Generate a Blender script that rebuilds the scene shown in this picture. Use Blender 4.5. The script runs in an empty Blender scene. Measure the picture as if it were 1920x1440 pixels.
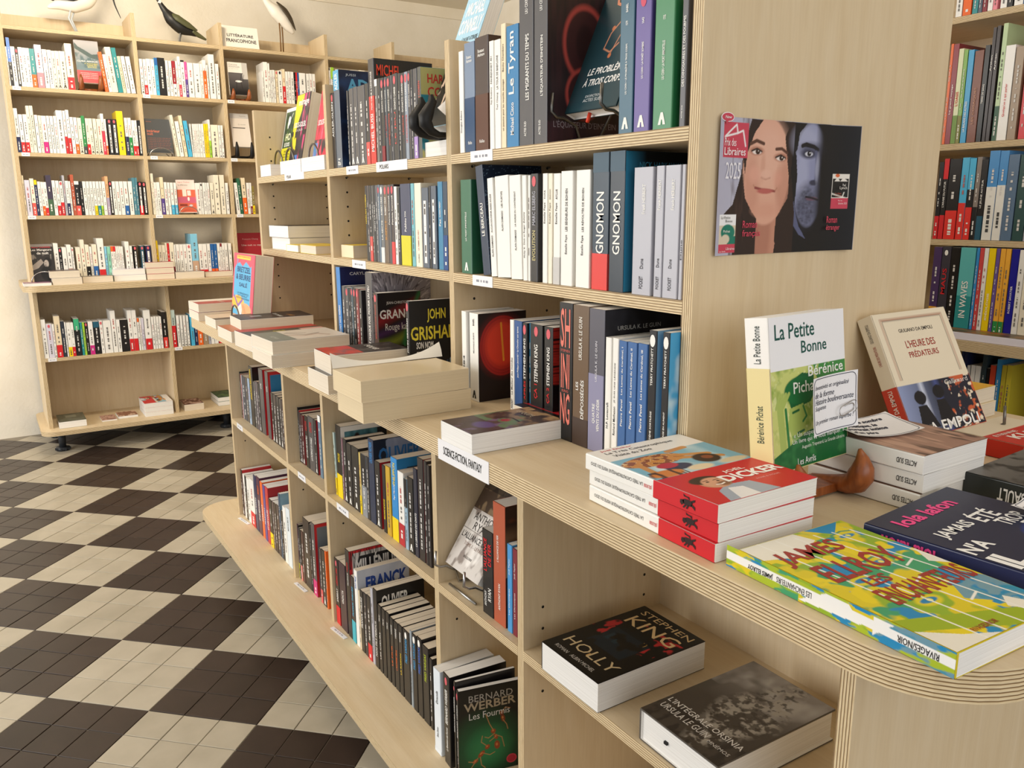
import bpy, math, random
import numpy as np
from mathutils import Matrix, Vector

# ------------------------------------------------------------------ camera, light, exposure
SC = bpy.context.scene
COL = SC.collection
H = 1.27                                   # camera height
FPX, PITCH, YAW, ROLL = 1534.67, 0.2106, 0.57111, -0.00548
def cam_axes():
    cy, sy, cp, sp = math.cos(YAW), math.sin(YAW), math.cos(PITCH), math.sin(PITCH)
    fwd = np.array([sy*cp, cy*cp, -sp]); right = np.array([cy, -sy, 0.0]); up = np.cross(right, fwd)
    r2 = math.cos(ROLL)*right + math.sin(ROLL)*up
    u2 = -math.sin(ROLL)*right + math.cos(ROLL)*up
    return r2, u2, fwd
CR, CU, CF = cam_axes()
CAMP = np.array([0, 0, H])
cd = bpy.data.cameras.new('camera'); cam = bpy.data.objects.new('camera', cd); COL.objects.link(cam)
cd.sensor_width = 36; cd.lens = FPX/1920*36; cd.clip_start = .02; cd.clip_end = 60
cam.matrix_world = Matrix(((CR[0], CU[0], -CF[0], 0), (CR[1], CU[1], -CF[1], 0), (CR[2], CU[2], -CF[2], H), (0, 0, 0, 1)))
SC.camera = cam
vs = SC.view_settings
vs.view_transform = 'Standard'; vs.look = 'None'; vs.gamma = 1; vs.use_curve_mapping = False
vs.exposure = -0.15

w = bpy.data.worlds.new('daylight'); SC.world = w; w.use_nodes = True
bg = w.node_tree.nodes['Background']; bg.inputs[0].default_value = (0.95, 0.97, 1.0, 1); bg.inputs[1].default_value = 0.6

def area(name, loc, aim, sx, sy, power, col):
    l = bpy.data.lights.new(name, 'AREA'); l.shape = 'RECTANGLE'; l.size = sx; l.size_y = sy; l.energy = power; l.color = col
    o = bpy.data.objects.new(name, l); COL.objects.link(o); o.location = loc
    o.rotation_euler = (Vector(aim)-Vector(loc)).to_track_quat('-Z', 'Y').to_euler()
    return o
# shop window on the aisle side, fill light added behind the camera, ceiling lamps
area('window_daylight', (-2.5, 3.1, 1.6), (1.0, 3.0, 0.8), 3.8, 2.0, 125, (1.0, 0.985, 0.965))
area('front_fill', (0.2, -2.2, 1.8), (0.8, 2.0, 0.9), 3.2, 1.8, 40, (1.0, 0.99, 0.98))  # added fill that brightens the faces turned to the camera
area('ceiling_lamp_back', (0.45, 3.6, 2.56), (1.1, 5.1, 1.7), .3, .3, 34, (1.0, 0.86, 0.66))
area('ceiling_lamp_middle', (0.2, 1.9, 2.58), (1.0, 2.4, 1.0), .5, .5, 12, (1.0, 0.86, 0.68))
area('ceiling_lamp_front', (1.5, 0.6, 2.58), (1.5, 0.6, 0), 1.0, 1.0, 6, (1.0, 0.93, 0.84))

random.seed(5); RNG = np.random.RandomState(3)

# ------------------------------------------------------------------ pixel helpers (photo px -> real planes)
def pray(px, py):
    return CR*(px-960)/FPX - CU*(py-720)/FPX + CF
def on_x(px, py, X): d = pray(px, py); return CAMP + d*(X/d[0])
def on_y(px, py, Y): d = pray(px, py); return CAMP + d*(Y/d[1])
def on_z(px, py, Z): d = pray(px, py); return CAMP + d*((Z-H)/d[2])
def solve_px(A, D, px=None, py=None):
    """t so that A+tD lands on column px (or row py)"""
    A = np.asarray(A, float)-CAMP; D = np.asarray(D, float)
    if px is not None: n = CR - CF*(px-960)/FPX
    else: n = -CU - CF*(py-720)/FPX
    return -np.dot(n, A)/np.dot(n, D)

# ------------------------------------------------------------------ materials
def lin(h):
    h = h.lstrip('#')
    o = []
    for i in (0, 2, 4):
        c = int(h[i:i+2], 16)/255
        o.append(c/12.92 if c <= .04045 else ((c+.055)/1.055)**2.4)
    return (*o, 1.0)
MATS = {}
def flat(hexc, rough=.5, metal=0.0, spec=.35, coat=0.0):
    k = (hexc, rough, metal, coat)
    if k not in MATS:
        m = bpy.data.materials.new('tone_'+hexc.strip('#')); m.use_nodes = True
        b = m.node_tree.nodes['Principled BSDF']
        b.inputs['Base Color'].default_value = lin(hexc); b.inputs['Roughness'].default_value = rough
        b.inputs['Metallic'].default_value = metal; b.inputs['Specular IOR Level'].default_value = spec
        b.inputs['Coat Weight'].default_value = coat; b.inputs['Coat Roughness'].default_value = .15
        MATS[k] = m
    return MATS[k]
def nodes(name):
    m = bpy.data.materials.new(name); m.use_nodes = True
    nt = m.node_tree
    return m, nt, nt.nodes['Principled BSDF'], (lambda t, **k: mk(nt, t, **k))
def mk(nt, t, **k):
    n = nt.nodes.new(t)
    for a, v in k.items(): setattr(n, a, v)
    return n
def ramp(nt, stops):
    r = nt.nodes.new('ShaderNodeValToRGB')
    e = r.color_ramp.elements
    while len(e) < len(stops): e.new(.5)
    for el, (p, c) in zip(e, stops): el.position = p; el.color = c
    return r
def make_ply_face():
    m, nt, b, n = nodes('birch_plywood_face')
    uv = n('ShaderNodeUVMap'); mp = n('ShaderNodeMapping'); mp.inputs['Scale'].default_value = (1.5, 16, 1)
    nz = n('ShaderNodeTexNoise'); nz.inputs['Scale'].default_value = 3.0; nz.inputs['Detail'].default_value = 5; nz.inputs['Distortion'].default_value = .6
    nz2 = n('ShaderNodeTexNoise'); nz2.inputs['Scale'].default_value = 1.3
    oi = n('ShaderNodeObjectInfo')
    r = ramp(nt, [(.25, lin('#d2bc98')), (.5, lin('#d7c3a1')), (.8, lin('#dccaab'))])
    nt.links.new(uv.outputs[0], mp.inputs[0])
    add = n('ShaderNodeVectorMath', operation='ADD'); nt.links.new(mp.outputs[0], add.inputs[0]); nt.links.new(oi.outputs['Random'], add.inputs[1])
    nt.links.new(add.outputs[0], nz.inputs['Vector']); nt.links.new(nz.outputs[0], r.inputs[0])
    mp3 = n('ShaderNodeMapping'); mp3.inputs['Scale'].default_value = (14, 260, 1); nt.links.new(uv.outputs[0], mp3.inputs[0])
    nz3 = n('ShaderNodeTexNoise'); nz3.inputs['Scale'].default_value = 1.0; nt.links.new(mp3.outputs[0], nz3.inputs['Vector'])
    r3 = ramp(nt, [(.42, (.9, .88, .85, 1)), (.56, (1, 1, 1, 1))]); nt.links.new(nz3.outputs[0], r3.inputs[0])
    mx = n('ShaderNodeMix', data_type='RGBA', blend_type='MULTIPLY'); mx.inputs[0].default_value = .25
    nt.links.new(r.outputs[0], mx.inputs[6]); nt.links.new(r3.outputs[0], mx.inputs[7])
    nt.links.new(mx.outputs[2], b.inputs['Base Color'])
    b.inputs['Roughness'].default_value = .48; b.inputs['Specular IOR Level'].default_value = .35
    return m
def make_ply_edge():
    m, nt, b, n = nodes('birch_plywood_edge')
    uv = n('ShaderNodeUVMap'); sep = n('ShaderNodeSeparateXYZ'); nt.links.new(uv.outputs[0], sep.inputs[0])
    mul = n('ShaderNodeMath', operation='MULTIPLY'); mul.inputs[1].default_value = 1/0.0037
    nt.links.new(sep.outputs[1], mul.inputs[0])
    fr = n('ShaderNodeMath', operation='FRACT'); nt.links.new(mul.outputs[0], fr.inputs[0])
    r = ramp(nt, [(.0, lin('#e4d0aa')), (.45, lin('#dcc59b')), (.62, lin('#82643c')), (.78, lin('#785a34')), (.9, lin('#e3d1ac'))])
    nt.links.new(fr.outputs[0], r.inputs[0])
    mp = n('ShaderNodeMapping'); mp.inputs['Scale'].default_value = (60, 900, 1); nt.links.new(uv.outputs[0], mp.inputs[0])
    nz = n('ShaderNodeTexNoise'); nz.inputs['Scale'].default_value = 1; nt.links.new(mp.outputs[0], nz.inputs['Vector'])
    r2 = ramp(nt, [(.35, (.72, .66, .58, 1)), (.55, (1, 1, 1, 1))]); nt.links.new(nz.outputs[0], r2.inputs[0])
    mx = n('ShaderNodeMix', data_type='RGBA', blend_type='MULTIPLY'); mx.inputs[0].default_value = .6
    nt.links.new(r.outputs[0], mx.inputs[6]); nt.links.new(r2.outputs[0], mx.inputs[7]); nt.links.new(mx.outputs[2], b.inputs['Base Color'])
    b.inputs['Roughness'].default_value = .6
    return m
def make_pages(name, c0, c1):
    m, nt, b, n = nodes(name)
    tc = n('ShaderNodeTexCoord'); mp = n('ShaderNodeMapping'); mp.inputs['Scale'].default_value = (1400, 4, 4)
    nt.links.new(tc.outputs['Object'], mp.inputs[0])
    nz = n('ShaderNodeTexNoise'); nz.inputs['Scale'].default_value = 1; nz.inputs['Detail'].default_value = 2
    nt.links.new(mp.outputs[0], nz.inputs['Vector'])
    r = ramp(nt, [(.35, lin(c0)), (.6, lin(c1))]); nt.links.new(nz.outputs[0], r.inputs[0]); nt.links.new(r.outputs[0], b.inputs['Base Color'])
    b.inputs['Roughness'].default_value = .8; b.inputs['Specular IOR Level'].default_value = .15
    return m
def make_tile(name, c0, c1, rough):
    m, nt, b, n = nodes(name)
    oi = n('ShaderNodeObjectInfo'); tc = n('ShaderNodeTexCoord')
    nz = n('ShaderNodeTexNoise'); nz.inputs['Scale'].default_value = 9; nz.inputs['Detail'].default_value = 6
    geo = n('ShaderNodeNewGeometry'); nt.links.new(geo.outputs['Position'], nz.inputs['Vector'])
    ad = n('ShaderNodeMath', operation='MULTIPLY_ADD'); ad.inputs[1].default_value = .35; nt.links.new(oi.outputs['Random'], ad.inputs[0]); nt.links.new(nz.outputs[0], ad.inputs[2])
    r = ramp(nt, [(.35, lin(c0)), (.95, lin(c1))]); nt.links.new(ad.outputs[0], r.inputs[0]); nt.links.new(r.outputs[0], b.inputs['Base Color'])
    b.inputs['Roughness'].default_value = rough; b.inputs['Specular IOR Level'].default_value = .4
    return m
def make_wall(name, c0, c1):
    m, nt, b, n = nodes(name)
    geo = n('ShaderNodeNewGeometry'); nz = n('ShaderNodeTexNoise'); nz.inputs['Scale'].default_value = 5; nz.inputs['Detail'].default_value = 6
    nt.links.new(geo.outputs['Position'], nz.inputs['Vector'])
    r = ramp(nt, [(.3, lin(c0)), (.7, lin(c1))]); nt.links.new(nz.outputs[0], r.inputs[0]); nt.links.new(r.outputs[0], b.inputs['Base Color'])
    nz2 = n('ShaderNodeTexNoise'); nz2.inputs['Scale'].default_value = 60; nt.links.new(geo.outputs['Position'], nz2.inputs['Vector'])
    bp = n('ShaderNodeBump'); bp.inputs['Strength'].default_value = .15; bp.inputs['Distance'].default_value = .01
    nt.links.new(nz2.outputs[0], bp.inputs['Height']); nt.links.new(bp.outputs[0], b.inputs['Normal'])
    b.inputs['Roughness'].default_value = .85
    return m
def make_wood(name, c0, c1, rough=.35):
    m, nt, b, n = nodes(name)
    tc = n('ShaderNodeTexCoord'); mp = n('ShaderNodeMapping'); mp.inputs['Scale'].default_value = (120, 120, 12); nt.links.new(tc.outputs['Object'], mp.inputs[0])
    nz = n('ShaderNodeTexNoise'); nz.inputs['Scale'].default_value = 1; nz.inputs['Detail'].default_value = 4; nt.links.new(mp.outputs[0], nz.inputs['Vector'])
    r = ramp(nt, [(.35, lin(c0)), (.65, lin(c1))]); nt.links.new(nz.outputs[0], r.inputs[0]); nt.links.new(r.outputs[0], b.inputs['Base Color'])
    b.inputs['Roughness'].default_value = rough
    return m
def make_art():
    m, nt, b, n = nodes('printed_art')
    a = n('ShaderNodeAttribute', attribute_name='Col'); nt.links.new(a.outputs['Color'], b.inputs['Base Color'])
    b.inputs['Roughness'].default_value = .38; b.inputs['Specular IOR Level'].default_value = .35
    return m
PLY_F, PLY_E = make_ply_face(), make_ply_edge()
PAGES = {'w': make_pages('white_paper_block', '#dedbd6', '#efede9'), 'c': make_pages('cream_paper_block', '#d3c6b2', '#e0d5c3'), 't': make_pages('tan_paper_block', '#d3c09d', '#dac8a6')}
TILE_D, TILE_L = make_tile('dark_brown_tile', '#2b211d', '#3a2e29', .34), make_tile('cream_tile', '#a39a88', '#b9b09e', .36)
GROUT = flat('#8d8578', .9)
WALL, CEIL = make_wall('cream_plaster', '#e8e1d1', '#f0eadd'), make_wall('ceiling_paint', '#ece3cf', '#f1e9d8')
WOOD_RED = make_wood('stained_wood', '#7b3f1c', '#a05a2c'); ART = make_art()
STEEL = flat('#b9b9b9', .25, 1.0); STEEL_D = flat('#77746f', .35, 1.0); WHITE = flat('#f2f1ee', .55); BLACK = flat('#161515', .5)

# ------------------------------------------------------------------ mesh builder
TXT = {}
def textmesh(body, bold=0.0, shear=0.0):
    k = (body, bold, shear)
    if k not in TXT:
        cu = bpy.data.curves.new('lettering', 'FONT'); cu.body = body; cu.size = 1; cu.resolution_u = 2; cu.offset = bold; cu.shear = shear
        cu.space_line = .95
        o = bpy.data.objects.new('lettering', cu)
        me = o.to_mesh()
        v = np.empty(len(me.vertices)*3); me.vertices.foreach_get('co', v); v = v.reshape(-1, 3)[:, :2]
        f = [list(p.vertices) for p in me.polygons]
        o.to_mesh_clear(); bpy.data.objects.remove(o); bpy.data.curves.remove(cu)
        if len(v) == 0: v = np.zeros((1, 2))
        lo, hi = v.min(0), v.max(0)
        TXT[k] = ((v-lo)/np.maximum(hi-lo, 1e-6), f, (hi-lo)[0]/max((hi-lo)[1], 1e-6))
    return TXT[k]
class MB:
    def __init__(s): s.v = []; s.f = []; s.m = []; s.uv = []; s.mats = []; s.n = 0; s.smooth = []
    def mi(s, mat):
        if mat not in s.mats: s.mats.append(mat)
        return s.mats.index(mat)
    def add(s, vs_, fs, mat, uvs=None, smooth=False):
        i = s.mi(mat); b = s.n
        s.v.extend([tuple(map(float, p)) for p in vs_]); s.n += len(vs_)
        for k, f in enumerate(fs):
            s.f.append([b+j for j in f]); s.m.append(i); s.uv.append(uvs[k] if uvs else None); s.smooth.append(smooth)
        return s
    def quad(s, a, b, c, d, mat): return s.add([a, b, c, d], [[0, 1, 2, 3]], mat)
    def box(s, x0, x1, y0, y1, z0, z1, mat, faces=None):
        """faces: {face: material} with face in -x +x -y +y -z +z; None leaves that side open"""
        v = [(x, y, z) for x in (x0, x1) for y in (y0, y1) for z in (z0, z1)]
        F = {'-x': [0, 1, 3, 2], '+x': [4, 6, 7, 5], '-y': [0, 4, 5, 1], '+y': [2, 3, 7, 6], '-z': [0, 2, 6, 4], '+z': [1, 5, 7, 3]}
        groups = {}
        for k, f in F.items():
            m = faces.get(k, mat) if faces else mat
            if m is not None: groups.setdefault(m, []).append(f)
        for m, fs in groups.items(): s.add(v, fs, m)
        return s
    def ply(s, x0, x1, y0, y1, z0, z1):
        d = (x1-x0, y1-y0, z1-z0); thin = d.index(min(d))
        v = np.array([(x, y, z) for x in (x0, x1) for y in (y0, y1) for z in (z0, z1)])
        F = [[0, 1, 3, 2], [4, 6, 7, 5], [0, 4, 5, 1], [2, 3, 7, 6], [0, 2, 6, 4], [1, 5, 7, 3]]
        for i, f in enumerate(F):
            ax = i//2; rest = [a for a in range(3) if a != ax]
            if ax == thin:
                rest.sort(key=lambda a: -d[a]); uv = [(v[j][rest[0]], v[j][rest[1]]) for j in f]; mat = PLY_F
            else:
                o = [a for a in rest if a != thin][0]; uv = [(v[j][o], v[j][thin]-(x0, y0, z0)[thin]) for j in f]; mat = PLY_E
            s.add(v[f], [[0, 1, 2, 3]], mat, [uv])
        return s
    def slab(s, outline, z0, z1):
        n = len(outline); v = [(x, y, z0) for x, y in outline]+[(x, y, z1) for x, y in outline]
        uvf = [(y, x) for x, y in outline]
        s.add(v, [list(range(n, 2*n))], PLY_F, [uvf]); s.add(v, [list(range(n))[::-1]], PLY_F, [uvf[::-1]])
        L = 0
        for i in range(n):
            j = (i+1) % n; dl = math.dist(outline[i], outline[j])
            s.add([v[i], v[j], v[n+j], v[n+i]], [[0, 1, 2, 3]], PLY_E, [[(L, 0), (L+dl, 0), (L+dl, z1-z0), (L, z1-z0)]]); L += dl
        return s
    def tube(s, pts, r, mat, n=8, flat_=1.0, caps=True):
        pts = [np.array(p, float) for p in pts]; rs = r if isinstance(r, (list, tuple, np.ndarray)) else [r]*len(pts)
        v = []; up = np.array([0, 0, 1.0]); prev = None
        for i, p in enumerate(pts):
            t = pts[min(i+1, len(pts)-1)]-pts[max(i-1, 0)]; t = t/max(np.linalg.norm(t), 1e-9)
            a = np.cross(t, up) if prev is None else prev-t*np.dot(prev, t)
            if np.linalg.norm(a) < 1e-4: a = np.cross(t, np.array([1.0, 0, 0]))
            a /= np.linalg.norm(a); b = np.cross(a, t); prev = a
            for k in range(n):
                q = 2*math.pi*k/n; v.append(p+(a*math.cos(q)*flat_+b*math.sin(q))*rs[i])
        f = [[i*n+k, i*n+(k+1) % n, (i+1)*n+(k+1) % n, (i+1)*n+k] for i in range(len(pts)-1) for k in range(n)]
        if caps: f += [list(range(n))[::-1], list(range((len(pts)-1)*n, len(pts)*n))]
        return s.add(v, f, mat, smooth=True)
    def cyl(s, c, r, z0, z1, mat, n=14): return s.tube([(c[0], c[1], z0), (c[0], c[1], z1)], r, mat, n)
    def text(s, body, o, U, V, w, h, mat, bold=.0, shear=0.0, keep=False):
        """body fitted into w x h at origin o along U, V"""
        p, f, asp = textmesh(body, bold, shear); o, U, V = (np.array(a, float) for a in (o, U, V))
        if keep:
            nw = min(w, h*asp); nh = nw/asp if h*asp > w else h; w, h = nw, nh
        return s.add(o+np.outer(p[:, 0]*w, U)+np.outer(p[:, 1]*h, V), f, mat)
    def disc(s, o, U, V, ru, rv, mat, n=14):
        o, U, V = (np.array(a, float) for a in (o, U, V))
        return s.add([o+U*ru*math.cos(2*math.pi*k/n)+V*rv*math.sin(2*math.pi*k/n) for k in range(n)], [list(range(n))], mat)
    def mesh(s, name):
        me = bpy.data.meshes.new(name); me.from_pydata(s.v, [], s.f)
        for m in s.mats: me.materials.append(m)
        me.polygons.foreach_set('material_index', s.m); me.polygons.foreach_set('use_smooth', s.smooth)
        if any(u is not None for u in s.uv):
            l = me.uv_layers.new(name='UVMap'); flatuv = []
            for f, u in zip(s.f, s.uv):
                for k in range(len(f)): flatuv.extend(u[k] if u else (0, 0))
            l.data.foreach_set('uv', flatuv)
        me.update(); return me
    def build(s, name, parent=None, frame=None):
        o = bpy.data.objects.new(name, s.mesh(name)); COL.objects.link(o)
        if parent: o.parent = parent
        if frame is not None: o.matrix_world = frame
        return o
def tag(o, label, cat, group=None):
    o['label'] = label; o['category'] = cat
    if group: o['group'] = group
    return o
def struct(o): o['kind'] = 'structure'; return o
def thing(name, label, cat, frame=None, group=None):
    o = bpy.data.objects.new(name, None); o.empty_display_size = .05; COL.objects.link(o)
    if frame is not None: o.matrix_world = frame
    return tag(o, label, cat, group)
def frame(o, ex, ey, ez):
    return Matrix(((ex[0], ey[0], ez[0], o[0]), (ex[1], ey[1], ez[1], o[1]), (ex[2], ey[2], ez[2], o[2]), (0, 0, 0, 1)))

# ------------------------------------------------------------------ printed pictures: colours on a fine grid
class Art:
    def __init__(s, w, h, n, bgc):
        s.w, s.h, s.nx = w, h, n; s.ny = max(2, int(n*h/w)); s.asp = h/w
        s.U, s.V = np.meshgrid(np.linspace(0, 1, s.nx+1), np.linspace(0, 1, s.ny+1)); s.c = np.zeros(s.U.shape+(3,)); s.c[:] = lin(bgc)[:3]
        s.px = 1.0/n
    def mix(s, m, col):
        c = np.array(lin(col)[:3]) if isinstance(col, str) else col
        s.c = s.c*(1-m[..., None])+c*m[..., None]; return s
    def rect(s, u0, v0, u1, v1, col, a=1.0):
        m = ((s.U >= u0) & (s.U <= u1) & (s.V >= v0) & (s.V <= v1)).astype(float)*a; return s.mix(m, col)
    def ell(s, cu, cv, ru, rv, col, soft=.1, rot=0.0, a=1.0):
        x, y = s.U-cu, (s.V-cv)*s.asp; c, q = math.cos(rot), math.sin(rot); X, Y = x*c+y*q, -x*q+y*c
        d = np.sqrt((X/ru)**2+(Y/(rv*s.asp))**2); return s.mix(np.clip((1-d)/max(soft, 1e-3)+.5, 0, 1)*a, col)
    def poly(s, pts, col, a=1.0):
        m = np.zeros(s.U.shape, bool); n = len(pts)
        for i in range(n):
            (x0, y0), (x1, y1) = pts[i], pts[(i+1) % n]
            if y0 == y1: continue
            k = ((y0 > s.V) != (y1 > s.V)) & (s.U < (x1-x0)*(s.V-y0)/(y1-y0)+x0); m ^= k
        return s.mix(m.astype(float)*a, col)
    def line(s, pts, wd, col, a=1.0):
        D = np.full(s.U.shape, 9.0)
        for (x0, y0), (x1, y1) in zip(pts[:-1], pts[1:]):
            dx, dy = x1-x0, (y1-y0)*s.asp; L = dx*dx+dy*dy+1e-12
            t = np.clip(((s.U-x0)*dx+(s.V-y0)*s.asp*dy)/L, 0, 1)
            D = np.minimum(D, np.hypot(s.U-x0-t*dx, (s.V-y0)*s.asp-t*dy))
        return s.mix(np.clip((wd/2-D)/s.px+.5, 0, 1)*a, col)
    def noise(s, su, sv, seed=0, octv=3):
        r = np.random.RandomState(seed); o = np.zeros(s.U.shape); amp = 1; tot = 0
        for k in range(octv):
            nu, nv = int(su*2**k)+2, int(sv*2**k)+2; g = r.rand(nv+1, nu+1)
            x, y = s.U*(nu-1), s.V*(nv-1); i, j = x.astype(int), y.astype(int); fx, fy = x-i, y-j; fx = fx*fx*(3-2*fx); fy = fy*fy*(3-2*fy)
            o += amp*((g[j, i]*(1-fx)+g[j, i+1]*fx)*(1-fy)+(g[j+1, i]*(1-fx)+g[j+1, i+1]*fx)*fy); tot += amp; amp *= .5
        return o/tot
    def cloud(s, su, sv, col, lo, hi, seed=0, mask=None, a=1.0, octv=3):
        m = np.clip((s.noise(su, sv, seed, octv)-lo)/(hi-lo), 0, 1)*a
        if mask is not None: m = m*mask
        return s.mix(m, col)
    def grad(s, c0, c1, axis='v', a0=0.0, a1=1.0):
        t = np.clip(((s.V if axis == 'v' else s.U)-a0)/(a1-a0), 0, 1)[..., None]
        s.c = np.array(lin(c0)[:3])*(1-t)+np.array(lin(c1)[:3])*t; return s
    def build(s, name, parent, o, U, V, warp=None):
        o, U, V = (np.array(a, float) for a in (o, U, V)); N = np.cross(U, V)
        P = o+s.U[..., None]*s.w*U+s.V[..., None]*s.h*V
        if warp is not None: P = P+warp(s.U, s.V)[..., None]*N
        nx, ny = s.nx+1, s.ny+1; i = np.arange(s.ny)[:, None]*nx+np.arange(s.nx)[None, :]
        F = np.stack([i, i+1, i+nx+1, i+nx], -1).reshape(-1, 4)
        me = bpy.data.meshes.new(name); me.vertices.add(nx*ny); me.vertices.foreach_set('co', P.reshape(-1))
        me.loops.add(F.size); me.loops.foreach_set('vertex_index', F.reshape(-1))
        me.polygons.add(len(F)); me.polygons.foreach_set('loop_start', np.arange(0, F.size, 4)); me.polygons.foreach_set('loop_total', np.full(len(F), 4))
        at = me.color_attributes.new('Col', 'FLOAT_COLOR', 'POINT'); rgba = np.ones((nx*ny, 4)); rgba[:, :3] = s.c.reshape(-1, 3); at.data.foreach_set('color', rgba.reshape(-1))
        me.materials.append(ART); me.update(calc_edges=True)
        ob = bpy.data.objects.new(name, me); COL.objects.link(ob)
        if parent: ob.parent = parent
        return ob

# ------------------------------------------------------------------ room
YW, ZC = 5.38, 2.64
fl = struct(MB().box(-3.2, 3.2, -2.6, YW, -.06, -.0025, GROUT).build('floor'))
struct(MB().box(-3.2, 3.3, YW, YW+.12, -.06, ZC+.1, WALL).build('wall_back'))
struct(MB().box(3.2, 3.32, -2.6, YW, -.06, ZC+.1, WALL).build('wall_right'))
struct(MB().box(-3.2, 3.3, -2.6, YW+.12, ZC, ZC+.1, CEIL).build('ceiling'))
trim = MB(); trim.box(-3.2, 3.2, YW-.012, YW, ZC-.07, ZC, CEIL); struct(trim.build('trim_1'))

# floor tiles: 3 x 3 blocks of dark and cream tiles laid on the diagonal
TS = .3055/3; TH = math.radians(45.6)
E1 = np.array([math.cos(TH), math.sin(TH)]); E2 = np.array([math.sin(TH), -math.cos(TH)]); P0 = np.array([.218, 3.411])
def tile_mb(mb, mat, c=(0, 0), jit=0.0):
    g = TS/2-.0011; b = TS/2-.0022
    def ring(r, z): return [(*(np.array(c)+E1*a*r+E2*q*r), z) for a, q in ((-1, -1), (1, -1), (1, 1), (-1, 1))]
    v = ring(g, -.004)+ring(g, -.0008+jit)+ring(b, jit)
    f = [[8, 11, 10, 9]]+[[i, i+4, (i+1) % 4+4, (i+1) % 4] for i in range(4)]+[[i+4, i+8, (i+1) % 4+8, (i+1) % 4+4] for i in range(4)]
    return mb.add(v, f, mat)
tm = {0: tile_mb(MB(), TILE_D).mesh('tile'), 1: tile_mb(MB(), TILE_L).mesh('tile')}
cand = []
for i in range(-70, 70):
    for j in range(-70, 70):
        c = P0+E1*(i+.5)*TS+E2*(j+.5)*TS
        if not (-2.9 < c[0] < 3.1 and -2.0 < c[1] < YW-.05): continue
        d = np.array([c[0], c[1], 0])-CAMP; z = d@CF
        vis = False
        if z > .3:
            x, y = 960+FPX*(d@CR)/z, 720-FPX*(d@CU)/z
            vis = -60 < x < 760 and 790 < y < 1490 and (c[0] < .70 or c[1] > 3.1)
        cand.append((z if vis else 99, i, j, c))
cand.sort(key=lambda a: a[0])
rest = MB()
for k, (z, i, j, c) in enumerate(cand):
    par = (i//3+j//3) % 2; jit = random.uniform(-.0003, .0003)
    if k < 300 and z < 90:
        o = bpy.data.objects.new('tile', tm[par]); COL.objects.link(o); o.location = (c[0], c[1], jit); o.parent = fl
    else: tile_mb(rest, TILE_L if par else TILE_D, c, jit)
o = rest.build('floor_tiles', fl); o['kind'] = 'stuff'

# ------------------------------------------------------------------ bookcases
T = .018
ZP, ZS, ZCT, Z2, Z1, ZTOP = .166, .534, .91, 1.151, 1.371, 1.578       # island heights
XF, XU = .70, .765                                                       # front of the base uprights / of the upper uprights
SU, SCT, SB = 1.0625, .935, .972                                         # survey factors: upper part, counter, base
ZPK, ZSK, ZK = .134, .513, .885                                          # comics bookcase heights
def panel(name, parent, *b): return MB().ply(*b).build(name, parent)
def rounded(x0, x1, y0, y1, r, n=10):
    o = []
    for cx, cy, a in ((x1-r, y1-r, 0), (x0+r, y1-r, 90), (x0+r, y0+r, 180), (x1-r, y0+r, 270)):
        o += [(cx+r*math.cos(math.radians(a+90*k/n)), cy+r*math.sin(math.radians(a+90*k/n))) for k in range(n+1)]
    return o
def peg_holes(mb, X, Y, z0, z1, step, side='x'):
    z = z0
    while z < z1:
        mb.disc((X, Y, z), (1, 0, 0), (0, 0, 1), .0028, .0028, BLACK, 8); z += step
def edge_label(parent, p, U, wdt, h, text=None, label=None, N=(-1, 0, 0), V=(0, 0, 1)):
    """printed card taped to a shelf edge; p = lower left corner seen from the aisle"""
    mb = MB(); p, U, V, N = (np.array(a, float) for a in (p, U, V, N)); q = p+N*.0012
    for a, b, c, d in ((q, q+U*wdt, q+U*wdt+V*h, q+V*h), (p, p+U*wdt, q+U*wdt, q), (p+V*h, q+V*h, q+U*wdt+V*h, p+U*wdt+V*h), (p, q, q+V*h, p+V*h), (p+U*wdt, p+U*wdt+V*h, q+U*wdt+V*h, q+U*wdt)):
        mb.quad(a, b, c, d, flat('#efeff2', .3, coat=.4))
    q = q+N*.0004
    if text: mb.text(text, q+U*wdt*.12+V*h*.27, U, V, wdt*.76, h*.46, BLACK, .01, keep=len(text) < 8)
    else:
        g = flat('#8d8f99')
        for a, b in ((.2, .34), (.42, .47), (.55, .62), (.68, .78)): mb.quad(q+U*wdt*a+V*h*.38, q+U*wdt*b+V*h*.38, q+U*wdt*b+V*h*.6, q+U*wdt*a+V*h*.6, g)
    o = mb.build('shelf_label', parent)
    if label: o['label'] = label
    return o
def foot(parent, x, y, z1):
    mb = MB(); m = flat('#2c2f33', .45)
    mb.tube([(x, y, 0), (x, y, .018)], [.034, .034], m, 16); mb.tube([(x, y, .018), (x, y, z1-.012)], [.017, .02], m, 14); mb.tube([(x, y, z1-.012), (x, y, z1)], [.032, .032], m, 14)
    for k in range(10):
        a = 2*math.pi*k/10; mb.box(x+.034*math.cos(a)-.004, x+.034*math.cos(a)+.004, y+.034*math.sin(a)-.004, y+.034*math.sin(a)+.004, .003, .015, m)
    return mb.build('adjustable_foot', parent)

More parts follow.
